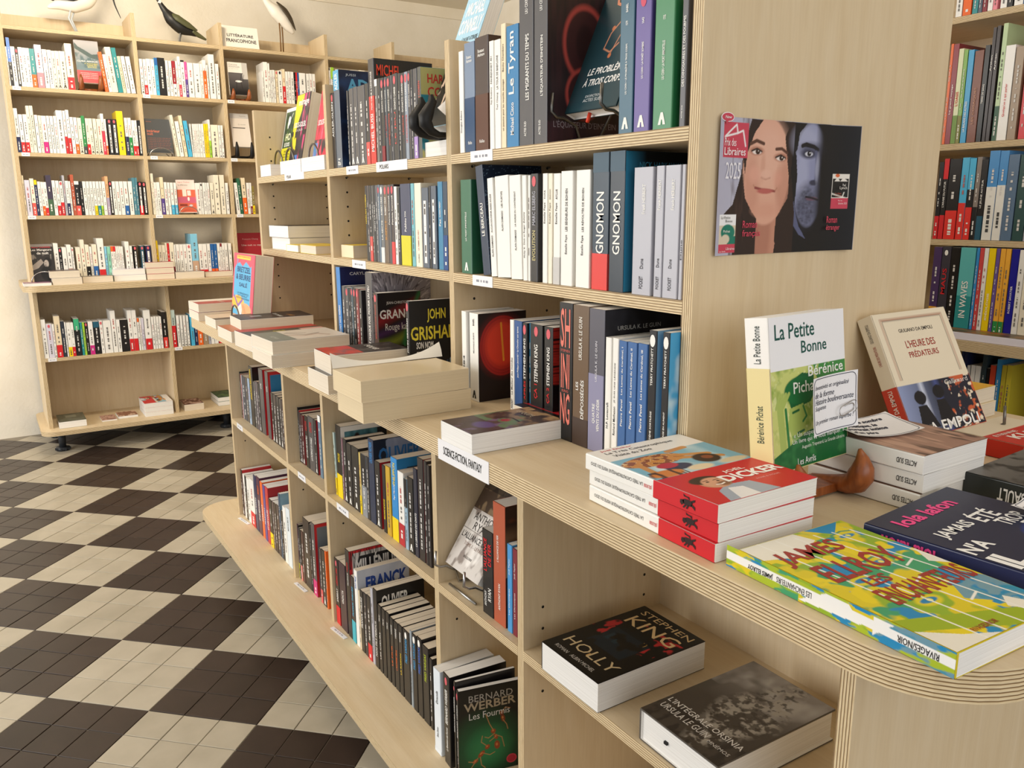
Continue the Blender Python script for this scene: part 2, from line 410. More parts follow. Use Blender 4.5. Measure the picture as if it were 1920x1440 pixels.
# the long two-sided island with a counter all round
isl = thing('island_bookcase', 'long two-sided birch plywood bookcase with rounded counter, poster on its end panel', 'bookcase', Matrix.Translation((1.0, 1.6, 0)))
isl_i = isl.matrix_world.inverted()
def ip(mb, name, label=None):
    o = mb.build(name, isl) if isinstance(mb, MB) else mb
    o.parent = isl; o.matrix_parent_inverse = isl_i
    if label: o['label'] = label
    return o
XB, XM = 1.292, 1.035
ip(MB().slab(rounded(.587, 1.503, .273, 3.05, .107), ZCT-.031, ZCT), 'counter')
ip(MB().slab(rounded(.587, 1.503, .1, 3.15, .107), ZP-.022, ZP), 'plinth_shelf')
UY = [(.760, .778), (1.397, 1.415), (2.036, 2.054), (2.66, 2.678)]
for k, (a, b) in enumerate(UY):
    top = 1.80 if k == 0 else ZTOP-.005
    ip(MB().ply(XU, XB, a, b, ZCT, top), 'upright')
for k in range(3):
    y0, y1 = UY[k][1], UY[k+1][0]
    zt = 1.555 if k else 1.795
    ip(MB().ply(XM-.006, XM+.006, y0, y1, ZCT, zt-.01), 'back_board')
    for z in (Z1, Z2):
        zz = z
        ip(MB().ply(XU, XM-.006, y0, y1, zz-T, zz), 'shelf'); ip(MB().ply(XM+.006, XB, y0, y1, zz-T, zz), 'shelf')
BY = [(.444, .462), (1.058, 1.076), (1.367, 1.385), (1.997, 2.015), (2.323, 2.341), (2.965, 2.983)]
for a, b in BY: ip(MB().ply(XF, 1.39, a, b, ZP, ZCT-.031), 'base_upright')
for k in range(5):
    y0, y1 = BY[k][1], BY[k+1][0]
    ip(MB().ply(1.012, 1.028, y0, y1, ZP, ZCT-.031), 'base_back_board')
    ip(MB().ply(XF, 1.012, y0, y1, ZS-T, ZS), 'base_shelf'); ip(MB().ply(1.028, 1.39, y0, y1, ZS-T, ZS), 'base_shelf')
ft = [foot(isl, x, y, ZP-.022) for x in (.82, 1.25) for y in (.45, 1.65, 2.95)]
for o in ft: o.matrix_parent_inverse = isl_i
ph = MB()
for k in range(3):
    Yf = UY[k+1][0]-.0004
    for X in (XU+.045, XM-.05): peg_holes(ph, X, Yf, ZCT+.08, ZTOP-.05, .036)
for a, b in BY[1:]:
    for X in (XF+.04, 1.0-.03): peg_holes(ph, X, a-.0004, ZS-.09, ZS+.075, .04)
ph_o = ip(ph, 'peg_holes'); ph_o['kind'] = 'stuff'
pins = MB()
for k in range(3):
    for z in (Z1, Z2):
        for X in (XU+.045, XM-.05): pins.tube([(X, UY[k+1][0], z-T-.0018), (X, UY[k+1][0]-.009, z-T-.0018)], .0018, STEEL_D, 8)
pn_o = ip(pins, 'shelf_pins'); pn_o['kind'] = 'stuff'

# tall bookcase against the back wall
wal = thing('wall_bookcase', 'tall birch plywood bookcase on black feet along the cream back wall', 'bookcase', Matrix.Translation((1.6, 5.0, 0)))
wal_i = wal.matrix_world.inverted()
def wp(mb, name):
    o = mb.build(name, wal); o.matrix_parent_inverse = wal_i; return o
YF, YB = 4.89, 5.16
FX = [(.204, .223), (.802, .821), (1.243, 1.262), (1.845, 1.864), (2.275, 2.294), (2.86, 2.879)]
FZ = [2.157, 1.875, 1.56, 1.25]; FCT, FLS, FPL = .90, .513, .134
for a, b in FX: wp(MB().ply(a, b, YF, YB, FCT, 2.275), 'upright')
for k in range(5):
    x0, x1 = FX[k][1], FX[k+1][0]
    for z in FZ: wp(MB().ply(x0, x1, YF, YB-.01, z-T, z), 'shelf')
    if k in (0, 2, 4): wp(MB().ply(x0, x1, YB-.01, YB, FCT, 2.255), 'back_board')
wp(MB().slab(rounded(.165, 3.0, 4.795, 5.36, .07), FCT-.031, FCT), 'counter')
wp(MB().slab(rounded(.165, 3.0, 4.795, 5.36, .07), FPL-.022, FPL), 'plinth_shelf')
LX = [(.206, .225), (.845, .864), (1.50, 1.519), (2.14, 2.159), (2.80, 2.819)]
for a, b in LX: wp(MB().ply(a, b, YF, 5.34, FPL, FCT-.031), 'base_upright')
for k in range(4):
    wp(MB().ply(LX[k][1], LX[k+1][0], YF, 5.19, FLS-T, FLS), 'base_shelf')
    wp(MB().ply(LX[k][1], LX[k+1][0], 5.19, 5.2, FPL, FCT-.031), 'base_back_board')
for x in (.26, 1.13, 2.0, 2.8):
    for y in (4.93, 5.25):
        o = foot(wal, x, y, FPL-.022); o.matrix_parent_inverse = wal_i
ZERO = MB()

# comics bookcase across the right-hand aisle
com = thing('comics_bookcase', 'birch plywood bookcase full of comic albums beyond the island, cut by the photo edge', 'bookcase', Matrix.Translation((2.62, .9, 0)))
com_i = com.matrix_world.inverted()
def cp(mb, name):
    o = mb.build(name, com); o.matrix_parent_inverse = com_i; return o
XC = 2.5
CY = [(-.1, -.082), (1.02, 1.038), (1.72, 1.738)]
CZ = [1.815, 1.455, 1.172]
for a, b in (CY[0], CY[2]): cp(MB().ply(XC, 2.8, a, b, ZK, 2.2), 'upright')
cp(MB().ply(2.8, 2.81, CY[0][0], CY[2][1], ZK, 2.2), 'back_board')
for z in CZ+[2.2]: cp(MB().ply(XC, 2.8, CY[0][1], CY[2][0], z-T, z), 'shelf')
cp(MB().slab(rounded(2.4, 2.81, -.2, 1.9, .07), ZK-.031, ZK), 'counter')
cp(MB().slab(rounded(2.4, 2.81, -.2, 1.9, .07), ZPK-.022, ZPK), 'plinth_shelf')
for a, b in CY: cp(MB().ply(XC, 2.8, a, b, ZPK, ZK-.031), 'base_upright')
for k in range(2):
    cp(MB().ply(XC, 2.8, CY[k][1], CY[k+1][0], ZSK-T, ZSK), 'base_shelf')
cp(MB().ply(2.8, 2.81, CY[0][0], CY[2][1], ZPK, ZK-.031), 'base_back_board')
for y in (-.05, .8, 1.7):
    for x in (2.47, 2.75):
        o = foot(com, x, y, ZPK-.022); o.matrix_parent_inverse = com_i

# ------------------------------------------------------------------ books
CN = {'w': ('#f1efe9', 'white'), 'i': ('#efe7d2', 'ivory'), 'e': ('#ead9b8', 'cream'), 'k': ('#1d1b1c', 'black'), 'g': ('#4b494c', 'dark grey'), 's': ('#b3b3bc', 'silver grey'),
      'r': ('#d3262c', 'red'), 'dr': ('#86222c', 'dark red'), 'b': ('#2a64a8', 'blue'), 'n': ('#222a52', 'navy'), 'lb': ('#4fb4dd', 'light blue'), 'y': ('#f3d312', 'yellow'),
      'o': ('#ec6a24', 'orange'), 'G': ('#2c8a48', 'green'), 'dg': ('#2c6448', 'dark green'), 'lg': ('#a5d33d', 'lime green'), 't': ('#2a8c90', 'teal'), 'dt': ('#24596f', 'dark teal'),
      'p': ('#5a4690', 'purple'), 'pl': ('#4c2440', 'plum'), 'm': ('#c92a80', 'magenta'), 'pk': ('#ea8a96', 'pink'), 'u': ('#7a4a32', 'brown'), 'ru': ('#b5573a', 'rust'),
      'la': ('#d9d4e2', 'lavender'), 'sl': ('#55606f', 'slate'), 'bg': ('#7488a3', 'blue grey'), 'mg': ('#bccfc8', 'mint grey'), 'ta': ('#a08a70', 'taupe'), 'mt': ('#8fd0b8', 'mint'),
      'ol': ('#8a7a3a', 'olive'), 'sk': ('#86c9e6', 'sky blue')}
def hexof(c): return CN[c][0] if c in CN else c
def lum(h): c = lin(h); return .2*c[0]+.7*c[1]+.1*c[2]
def ink(h): return '#6d6a66' if lum(h) > .35 else '#d8d5d0'
OVAL = '#d8616a'
ORD = ['first', 'second', 'third', 'fourth', 'fifth', 'sixth', 'seventh', 'eighth', 'ninth', 'tenth', 'eleventh', 'twelfth', 'thirteenth', 'fourteenth', 'fifteenth', 'sixteenth', 'seventeenth', 'eighteenth', 'nineteenth', 'twentieth']
ORD += ['twenty-'+a for a in ORD[:9]]+['thirtieth']+['thirty-'+a for a in ORD[:9]]+['fortieth']

def spine_print(mb, t, h, items, y=-.0003, dash=None, seed=0):
    r = random.Random(seed)
    for it in items:
        k = it[0]
        if k == 'band':
            _, c, f0, f1 = it; mb.quad((-t/2, y, h*f0), (t/2, y, h*f0), (t/2, y, h*f1), (-t/2, y, h*f1), flat(c, .4))
        elif k == 'panel':
            mb.quad((-t*.2, y*1.5, h*.06), (t*.22, y*1.5, h*.06), (t*.22, y*1.5, h*.84), (-t*.2, y*1.5, h*.84), flat('#ecebe8'))
        elif k == 'oval':
            mb.disc((0, y*1.6, h*.93), (1, 0, 0), (0, 0, 1), min(t*.36, .0055), min(t*.7, .0085), flat(it[1]), 12)
        elif k == 'tri':
            a = min(t*.34, .007); mb.add([(-a, y*1.6, h*.03), (a, y*1.6, h*.03), (a*.3, y*1.6, h*.03+a*2.2), (-a*.3, y*1.6, h*.03+a*2.2)], [[0, 1, 2, 3]], flat(it[1]))
            mb.quad((-a*.25, y*2, h*.03), (a*.25, y*2, h*.03), (a*.12, y*2, h*.03+a*.9), (-a*.12, y*2, h*.03+a*.9), flat(it[2]))
        elif k == 'text':
            _, body, c, f0, f1, wf, off, bold = it
            mb.text(body, (t*off+t*wf/2, y*2, h*f0), (0, 0, 1), (-1, 0, 0), h*(f1-f0), t*wf, flat(c), bold, keep=False)
        elif k == 'htext':
            _, body, c, f0, hf, wf = it; mb.text(body, (-t*wf/2, y*2, h*f0), (1, 0, 0), (0, 0, 1), t*wf, h*hf, flat(c), .012)
        elif k == 'dash':
            _, c, f0, f1, wf = it; z = h*f0; m = flat(c)
            while z < h*f1:
                L = r.uniform(.004, .013)
                if r.random() > .22: mb.quad((-t*wf/2, y*1.6, z), (t*wf/2, y*1.6, z), (t*wf/2, y*1.6, min(z+L, h*f1)), (-t*wf/2, y*1.6, min(z+L, h*f1)), m)
                z += L+r.uniform(.0015, .004)
def book(name, label, group, M, t, W, h, cover='w', items=(), side=None, pages='w', texts=(), art=None, back=None, near=True, hard=False, cat='book', band_side=None, seed=0):
    """book frame: x across the thickness (front cover at +x), y from spine to fore-edge, z from foot to head"""
    cv = flat(hexof(cover), .35, coat=.25); sd = flat(hexof(side), .35, coat=.25) if side else cv
    c = .0008 if not hard else .0022; ins = 0.0003 if not hard else .003
    y = -.0003 if near else -.0012
    if near:
        root = thing(name, label, cat, M, group)
        mb = MB(); r = min(.0012, t*.2)
        out = [(-t/2, W), (-t/2, r*1.4), (-t/2+r*.5, r*.3), (-t/2+r*1.3, 0), (t/2-r*1.3, 0), (t/2-r*.5, r*.3), (t/2, r*1.4), (t/2, W)]
        inn = [(-t/2+c, W), (-t/2+c, c+r), (t/2-c, c+r), (t/2-c, W)]
        v = [(a, b, z) for z in (0, h) for a, b in out]; n = 8
        mb.add(v, [[0, 1, 9, 8]], flat(hexof(back), .35, coat=.25) if back else (sd if side else cv))
        mb.add(v, [[i, i+1, i+9, i+8] for i in range(1, 6)], cv); mb.add(v, [[6, 7, 15, 14]], sd)
        vi = [(a, b, z) for z in (0, h) for a, b in inn]
        mb.add(vi, [[1, 0, 4, 5], [2, 1, 5, 6], [3, 2, 6, 7]], PAGES[pages])
        for z in (0, h):
            q = [(a, b, z) for a, b in out]+[(a, b, z) for a, b in inn]
            mb.add(q, [[0, 1, 9, 8], [1, 2, 3, 4, 5, 6, 10, 9], [6, 7, 11, 10]], cv)
        mb.add([(-t/2, W, 0), (-t/2+c, W, 0), (-t/2+c, W, h), (-t/2, W, h), (t/2-c, W, 0), (t/2, W, 0), (t/2, W, h), (t/2-c, W, h)], [[0, 1, 2, 3], [4, 5, 6, 7]], cv)
        mb.build('cover', root)
        MB().box(-t/2+c, t/2-c, c, W-ins, ins, h-ins, PAGES[pages]).build('page_block', root)
        pm = MB()
    else:
        root = None; pm = MB()
        pm.box(-t/2, t/2, 0, W, 0, h, cv, {'-x': flat(hexof(back), .35) if back else sd, '+x': sd, '+z': PAGES[pages], '-z': PAGES[pages], '+y': PAGES[pages]})
    spine_print(pm, t*.97, h, items, y, seed=seed); cm = MB()
    for it in items:
        if it[0] == 'band' and it[2] < .01 and it[3] < .7 and band_side is not False:
            for s in (-1, 1): pm.quad((s*(t/2+.0003), 0, 0), (s*(t/2+.0003), W, 0), (s*(t/2+.0003), W, h*it[3]), (s*(t/2+.0003), 0, h*it[3]), flat(it[1], .4))
    for tx in texts:
        body, col, u0, v0, u1, v1, bold = tx[:7]
        (cm if near else pm).text(body, (t/2+.0007, W*u0, h*v0), (0, 1, 0), (0, 0, 1), W*(u1-u0), h*(v1-v0), flat(col), bold, tx[7] if len(tx) > 7 else 0)
    if near:
        if pm.n: pm.build('spine_print', root)
        if cm.n: cm.build('cover_lettering', root)
        if art: art.build('cover_picture', root, (t/2+.00035, W*.004, h*.004), (0, 1, 0), (0, 0, 1))
        return root
    o = pm.build(name, None, M); return tag(o, label, cat, group)

COVERS = {}
def parse_items(code, opts, rs):
    c = hexof(code); it = []; tri = None
    texts = [o for o in opts if o.startswith('T=')]
    for o in opts:
        if o.startswith('b='):
            bc, f = o[2:].split(':'); it.append(('band', hexof(bc), 0.0, float(f)))
        elif o.startswith('h='):
            bc, f = o[2:].split(':'); it.append(('band', hexof(bc), float(f), 1.0))
        elif o == 'w': it.append(('panel',))
        elif o == 'c': it.append(('oval', OVAL))
        elif o.startswith('c='): it.append(('oval', hexof(o[2:])))
        elif o == 'a': it.append(('tri', '#222222' if lum(c) > .35 else '#f0efe8', c))
    hts = [o[2:].split('|') for o in opts if o.startswith('H=')]
    for p in hts: it.append(('htext', p[0].replace('_', ' '), hexof(p[1]), float(p[2]), float(p[3]), float(p[4])))
    texts = texts or []
    for o in texts:
        p = o[2:].split('|'); body = p[0].replace('_', ' ')
        it.append(('text', body, hexof(p[1]), float(p[2]), float(p[3]), float(p[4]) if len(p) > 4 else .5, float(p[5]) if len(p) > 5 else 0.0, float(p[6]) if len(p) > 6 else .012))
    bf = max([i[3] for i in it if i[0] == 'band' and i[2] < .01], default=0)
    if not texts and not hts:
        col = '#55524f' if 'w' in opts else ink(c)
        a = rs.uniform(.48, .62)
        it.append(('dash', col, max(bf+.06, .14 if 'w' in opts else .12), a-.05, .22)); it.append(('dash', rs.choice([col, col, '#b8655f']) if lum(c) > .35 else col, a, .8, .22))
        if bf: it.append(('dash', '#e8e6e0' if lum([i[1] for i in it if i[0] == 'band'][0]) < .5 else '#444444', bf*.15, bf*.7, .3))
    return it
DESC = {'b': 'foot band', 'c': 'oval mark', 'w': 'white spine panel', 'a': 'small foot emblem', 'h': 'head band'}
def near_name(h):
    c = [int(h[i:i+2], 16) for i in (1, 3, 5)]
    return min(CN.values(), key=lambda q: sum((a-int(q[0][i:i+2], 16))**2 for a, i in zip(c, (1, 3, 5))))[1]
def describe(code, opts):
    d = CN[code][1] if code in CN else near_name(code); ex = []
    for o in opts:
        if o.startswith('b='): ex.append((CN[o[2:].split(':')[0]][1] if o[2:].split(':')[0] in CN else near_name(o[2:].split(':')[0]))+' foot band')
        elif o == 'w': ex.append('white spine panel')
        elif o == 'a' and not ex: ex.append('small foot emblem')
    return d, (' with '+ex[0] if ex else '')
COUNT = {}
def row(crop, side, z, plane, spec, where, kind='paperback', group='', zmax=None, depth=None, near=None, pages='w', setback=.004, base=None, limit=None, word=None):
    word = word or kind; z = z+.0006
    """spec: 'x0 x1 ytop colour [options]; ...' measured in a crop of the photograph; every book is set on its shelf in the plane of the spines"""
    if side == 'wall':
        k = [w_ in where for w_ in ('first bay', 'second bay', 'third bay', 'fourth bay')].index(True); bb = LX if abs(z-FLS) < .01 else FX; limit = (bb[k][1], bb[k+1][0])
    if side == 'island':
        up_ = z >= ZCT-.01; plane = XU if up_ else XF; limit = tuple(q*(SU if up_ else SB) for q in limit)
    ox, oy, s = crop; near = (side == 'island') if near is None else near
    rs = random.Random(hash_str(where)); n = 0; prev = None
    for sp in spec.split(';'):
        tk = sp.split()
        if len(tk) < 4: continue
        x0, x1, yt = ox+float(tk[0])*s, ox+float(tk[1])*s, oy+float(tk[2])*s; code, opts = tk[3], tk[4:]
        X = plane+setback; lean = rot = 0.0; dd = None; cov = None; pg = pages
        for o in opts:
            if o.startswith('X='): X = float(o[2:])*((.935 if 'science' in where else .97) if abs(z-ZCT) < .01 else SB)
            if o.startswith('l='): lean = float(o[2:])
            if o.startswith('d='): dd = float(o[2:])
            if o.startswith('C='): cov = o[2:]
            if o.startswith('r='): rot = math.radians(float(o[2:]))
            if o.startswith('P='): pg = o[2:]
        if side == 'wall': A, D, ex, ey = (0, X, z), (1, 0, 0), (1, 0, 0), (0, 1, 0)
        else: A, D, ex, ey = (X, 0, z), (0, -1, 0), (0, -1, 0), (1, 0, 0)
        t0, t1 = solve_px(A, D, px=x0), solve_px(A, D, px=x1)
        if limit: t0, t1 = max(t0, limit[0]+.0008), min(t1, limit[1]-.0008)
        if lean and limit: t0 = max(t0, limit[0]+.0015+.23*math.sin(math.radians(lean)))
        if prev is not None: t0 = max(t0, prev)
        t1 = max(t1, t0+.006); prev = t1
        t = t1-t0-.0006; mid = np.array(A)+np.array(D)*(t0+t1)/2
        h = solve_px(mid, (0, 0, 1), py=yt)
        hm = (zmax-z-.004) if zmax else .3
        h = min(max(h, .09), hm)
        W = dd or (.108 if h < .185 else .128 if h < .21 else .145)
        if depth: W = min(W, depth)
        n += 1; d, ex_ = describe(code, opts)
        lab = f'{d} {word}{ex_}, {ORD[n-1]} on {where}'
        ex, ey, ez = np.array(ex, float), np.array(ey, float), np.array((0, 0, 1.0))
        org = mid
        if lean:
            a = math.radians(lean); piv = np.array(A)+np.array(D)*t0
            ez2 = ez*math.cos(a)-ex*math.sin(a); ex2 = ex*math.cos(a)+ez*math.sin(a); ex, ez = ex2, ez2
            h = min(h/math.cos(a), (hm-.001-t*math.sin(a))/math.cos(a)); org = piv+ex*t/2
        if rot:
            piv = org-ex*t/2; ex, ey = ex*math.cos(rot)-ey*math.sin(rot), ey*math.cos(rot)+ex*math.sin(rot); org = piv+ex*t/2
        C = COVERS.get(cov, {})
        if cov and 'art' in C: art = C['art'](W*.992, h*.992)
        else: art = None
        book(kind, lab, group, frame(org, ex, ey, ez), t, W, h, code, parse_items(code, opts, rs), side=C.get('side'), texts=C.get('texts', ()), art=art, near=near, pages=pg, seed=rs.randint(0, 9999), hard=C.get('hard', False), back=C.get('back'))
def hash_str(s):
    v = 7
    for ch in s: v = (v*31+ord(ch)) % 1000003
    return v

# ---- back wall bookcase
s1 = .13542
FY = YF
row((0, 60, s1), 'wall', FZ[1], FY, '85 125 200 w; 125 203 75 k h=#5b86d6:.5; 203 262 200 w; 264 305 225 k w c; 306 364 210 w; 365 412 218 w; 412 460 222 w; 462 530 230 t b=o:.33; 535 630 175 la b=pk:.35; 635 700 240 w; 705 760 248 w; 762 810 260 i a; 812 868 262 i a; 870 950 265 i a; 955 1050 158 i b=r:.27; 1462 1508 280 o l=5; 1515 1560 315 w l=5; 1562 1642 215 i l=5; 1648 1710 225 t l=5; 1713 1755 340 e l=5; 1762 1812 340 w l=5; 1825 1885 345 w l=5',
    'top shelf, first bay of wall bookcase', 'novel', 'novels on the top shelf, first bay', FZ[0]-T, .2)
row((15, 190, s1), 'wall', FZ[2], FY, '95 195 95 w b=n:.35; 200 255 180 w b=r:.27; 262 318 180 w b=r:.27; 318 362 60 i; 365 413 60 i; 420 465 188 w; 470 510 195 i; 512 580 200 w b=m:.3; 585 625 200 w; 630 675 203 w; 680 722 203 w; 725 810 125 w; 815 850 130 w b=r:.4; 855 900 118 w b=r:.36; 905 950 218 w; 955 1000 222 w b=o:.27; 1005 1060 228 i a; 1062 1108 200 G b=g:.2; 1115 1160 235 i b=r:.28; 1160 1210 236 i a; 1218 1265 240 i a; 1270 1330 245 i a; 1332 1372 170 w b=#d8344e:.58; 1375 1400 245 w b=o:.25; 1415 1475 245 k w c; 1480 1545 248 k w c; 1550 1640 135 y; 1655 1695 228 w b=n:.5; 1700 1745 228 w b=G:.48; 1750 1793 262 w b=r:.27; 1795 1822 262 w b=r:.27; 1830 1872 262 k w',
    'second shelf, first bay of wall bookcase', 'novel', 'novels on the second shelf, first bay', FZ[1]-T, .2)
row((30, 320, s1), 'wall', FZ[3], FY, '130 165 65 e; 170 240 130 la; 245 300 108 i b=#e05a52:.34; 302 340 130 n h=y:.87; 345 385 150 w; 388 425 155 w b=o:.28; 425 468 158 w b=r:.23; 470 540 62 #3a2f45 b=#47664a:.4; 545 590 135 w; 595 640 138 w b=r:.28; 645 690 145 w b=r:.38 c; 695 725 65 s; 728 772 140 w b=n:.35; 775 800 145 w; 805 850 55 ru; 850 915 145 k b=#e05a52:.28 h=w:.9; 920 960 150 k; 965 1010 148 w; 1015 1055 148 w; 1060 1100 148 w; 1105 1145 148 w b=y:.28; 1150 1190 148 w b=t:.28; 1195 1225 148 w b=lg:.28; 1230 1275 148 w; 1280 1320 78 #efb080 b=#aaa0b8:.45; 1325 1365 150 k w c; 1370 1415 148 w; 1420 1465 148 w; 1470 1520 148 w; 1525 1580 148 w b=b:.28; 1590 1645 148 w; 1650 1688 98 #4f8596; 1690 1720 98 #4f8596; 1725 1780 155 k w b=r:.28 c; 1785 1832 160 k w c',
    'third shelf, first bay of wall bookcase', 'novel', 'novels on the third shelf, first bay', FZ[2]-T, .2)
row((40, 430, s1), 'wall', FCT, FY, '500 565 195 w b=#a8607a:.14; 568 605 260 k c; 612 675 250 w; 680 740 215 w b=#b08478:.38; 745 770 250 w c; 800 865 250 i; 870 925 145 i; 930 985 215 i b=k:.42; 990 1020 240 w; 1025 1090 210 i b=b:.42; 1100 1190 125 w b=r:.28; 1195 1225 238 sk; 1230 1275 240 mt; 1280 1312 235 w h=o:.85; 1312 1345 235 w h=r:.85; 1348 1370 238 w; 1372 1395 238 w; 1397 1420 238 w; 1422 1450 238 w; 1480 1535 170 w; 1540 1575 230 w; 1590 1640 230 k w c; 1690 1735 228 dt w c; 1760 1828 225 n w c',
    'counter, first bay of wall bookcase', 'novel', 'novels standing on the wall counter, first bay', FZ[3]-T, .2, setback=.03)
row((60, 560, .14583), 'wall', FLS, FY, '165 225 270 w; 228 300 325 la c; 303 330 330 w a; 335 410 225 e b=r:.3; 415 460 290 #2f3440; 462 480 305 w; 485 535 310 w b=y:.28; 535 575 310 w b=r:.28; 580 650 260 k h=#3fae7c:.7; 655 685 305 t; 688 715 305 lg; 717 755 305 k c; 760 820 295 w b=m:.28; 825 900 295 k h=dt:.82; 905 945 285 w c; 950 1050 285 w; 1055 1115 155 w; 1120 1165 270 w; 1170 1265 270 k; 1270 1323 150 w b=r:.3; 1325 1380 148 w b=r:.3; 1385 1410 250 w h=o:.88; 1415 1435 250 w; 1438 1468 250 la; 1475 1558 148 w b=r:.28; 1565 1595 235 w; 1600 1625 230 w; 1630 1660 230 w; 1665 1695 230 w; 1705 1758 170 k b=#e0413a:.3',
    'lower shelf, first bay of wall bookcase', 'novel', 'novels on the lower shelf, first bay', FCT-.03, .2)
row((250, 90, .09896), 'wall', FZ[1], FY, '165 225 205 w a; 235 290 210 w b=r:.27; 295 375 205 w; 380 445 212 w; 450 508 185 lb h=b:.8; 510 645 185 k; 655 705 235 w; 715 770 245 w; 775 840 245 #9c2a34 b=w:.35; 845 885 250 w; 890 935 160 w b=#e0455a:.3; 940 1010 230 w h=k:.95; 1012 1060 260 #d85aa0 b=p:.5; 1065 1170 280 w; 1180 1300 290 w; 1305 1350 300 w; 1355 1420 228 w b=o:.72; 1425 1455 320 w; 1470 1580 120 w; 1595 1655 300 w',
    'top shelf, second bay of wall bookcase', 'novel', 'novels on the top shelf, second bay', FZ[0]-T, .2)
row((260, 205, .09375), 'wall', FZ[2], FY, '775 832 120 i l=6; 840 915 245 w l=5; 930 990 130 e l=5; 1005 1082 235 lb l=5; 1090 1115 290 w l=2; 1118 1150 290 w; 1152 1180 290 w; 1182 1210 290 w; 1212 1240 290 w; 1245 1290 290 w; 1295 1340 290 w; 1345 1388 290 y; 1390 1430 290 y; 1435 1475 205 w b=lg:.45; 1485 1625 310 i a; 1632 1672 318 w a; 1680 1725 320 w a',
    'second shelf, second bay of wall bookcase', 'novel', 'novels on the second shelf, second bay', FZ[1]-T, .2)
row((270, 320, .09375), 'wall', FZ[3], FY, '195 215 58 i; 218 248 55 i; 250 262 230 w; 268 295 235 w; 300 365 230 w; 375 440 130 e b=p:.43; 450 505 230 w; 515 560 235 w; 570 628 238 w b=lb:.3; 640 692 240 w b=lb:.3; 1085 1160 245 w; 1165 1205 240 w c=k; 1215 1265 240 w; 1270 1300 242 w; 1305 1345 242 w; 1360 1430 245 i a; 1440 1540 85 i; 1560 1650 85 i; 1665 1720 245 w',
    'third shelf, second bay of wall bookcase', 'novel', 'novels on the third shelf, second bay', FZ[2]-T, .2)
row((280, 430, .09375), 'wall', FCT, FY, '165 230 225 y b=r:.1; 235 300 320 i; 305 370 320 i; 375 408 270 i; 410 450 280 r; 455 540 265 i b=dr:.32; 545 575 310 w; 585 650 305 w; 655 720 305 w; 725 790 305 w; 795 885 300 w c; 890 1020 90 sk b=#c9a58a:.38; 1030 1108 295 w b=r:.22; 1110 1190 295 w b=r:.22; 1200 1260 290 w; 1265 1325 290 b b=o:.24; 1330 1390 290 b b=o:.24; 1400 1450 285 w; 1455 1490 280 w h=dr:.9; 1495 1540 280 w; 1545 1600 280 w; 1620 1680 280 w',
    'counter, second bay of wall bookcase', 'novel', 'novels standing on the wall counter, second bay', FZ[3]-T, .2, setback=.03)
row((300, 580, .07292), 'wall', FLS, FY, '350 450 20 mg b=r:.58; 480 550 160 w; 570 630 160 w a; 650 710 160 w a; 730 785 160 w a; 820 910 130 lb; 915 995 120 n; 1000 1125 100 e b=o:.5; 1130 1260 120 ta; 1265 1325 150 s; 1330 1410 150 w; 1420 1510 150 w; 1530 1640 150 r',
    'lower shelf, second bay of wall bookcase', 'novel', 'novels on the lower shelf, second bay', FCT-.03, .2)
row((410, 90, .11458), 'wall', FZ[1], FY, '735 762 380 w; 767 832 230 w; 835 865 250 w; 870 890 360 w; 895 915 360 w; 920 945 360 w; 955 990 370 e c; 995 1060 370 w c=k; 1065 1110 345 e b=r:.5; 1115 1155 385 w; 1160 1195 385 w; 1200 1250 390 w; 1255 1280 400 k; 1283 1310 400 r; 1313 1335 405 b; 1340 1440 410 w; 1460 1500 420 w; 1505 1550 420 w; 1555 1600 425 w',
    'top shelf, third bay of wall bookcase', 'novel', 'novels on the top shelf, third bay', FZ[0]-T, .2)
row((420, 200, .1527), 'wall', FZ[3], FY, '150 205 935 w l=3; 207 243 880 dg l=3; 250 298 875 e b=o:.45 l=2; 300 332 935 w; 335 358 935 w b=dr:.25; 360 388 975 ol b=y:.3',
    'third shelf, third bay of wall bookcase', 'novel', 'novels on the third shelf, third bay', FZ[2]-T, .2)
row((610, 100, .15968), 'wall', FZ[1], FY, '60 75 200 w; 80 118 165 w h=lg:.7; 140 200 190 w; 210 300 200 w; 310 400 200 w; 410 480 200 i', 'top shelf, fourth bay of wall bookcase', 'novel', 'novels on the top shelf, fourth bay', FZ[0]-T, .2)

# ---- island: science fiction bay, crime bay, small bay
def art_ring(w, h):
    a = Art(w, h, 90, '#231a1c'); a.cloud(30, 3, '#3a2024', .3, .9, 4)
    for cv, ru, rv in ((.68, .3, .26), (.34, .26, .18)):
        a.ell(.5, cv, ru, rv, '#a8453f', .12); a.ell(.5, cv, ru*.86, rv*.86, '#3a1d1f', .1); a.ell(.5, cv, ru*.4, rv*.5, '#2a1416', .3)
    return a.rect(0, 0, 1, .14, '#3d2430', .5)
def art_red_disc(w, h):
    a = Art(w, h, 90, '#1a0d0d'); a.ell(.5, .62, .52, .36, '#5a1210', .3)
    for k in range(7): a.ell(.5, .62, .47-.025*k, .345-.018*k, ['#a3201a', '#8d1a15'][k % 2], .03)
    a.ell(.5, .64, .36, .26, '#d2381f', .35); a.line([(.47, .88), (.52, .45)], .035, '#e8a02a', .8)
    return a
def art_red_scratch(w, h):
    a = Art(w, h, 70, '#1a1617'); r = np.random.RandomState(2)
    for k in range(26): v = .45+.022*k; a.line([(0, v+r.uniform(-.01, .02)), (1, v+r.uniform(-.04, .04))], .03, '#d8392f')
    return a
def art_black_sky(w, h): a = Art(w, h, 60, '#1c1b1e'); a.cloud(3, 4, '#35343c', .45, .85, 6); return a
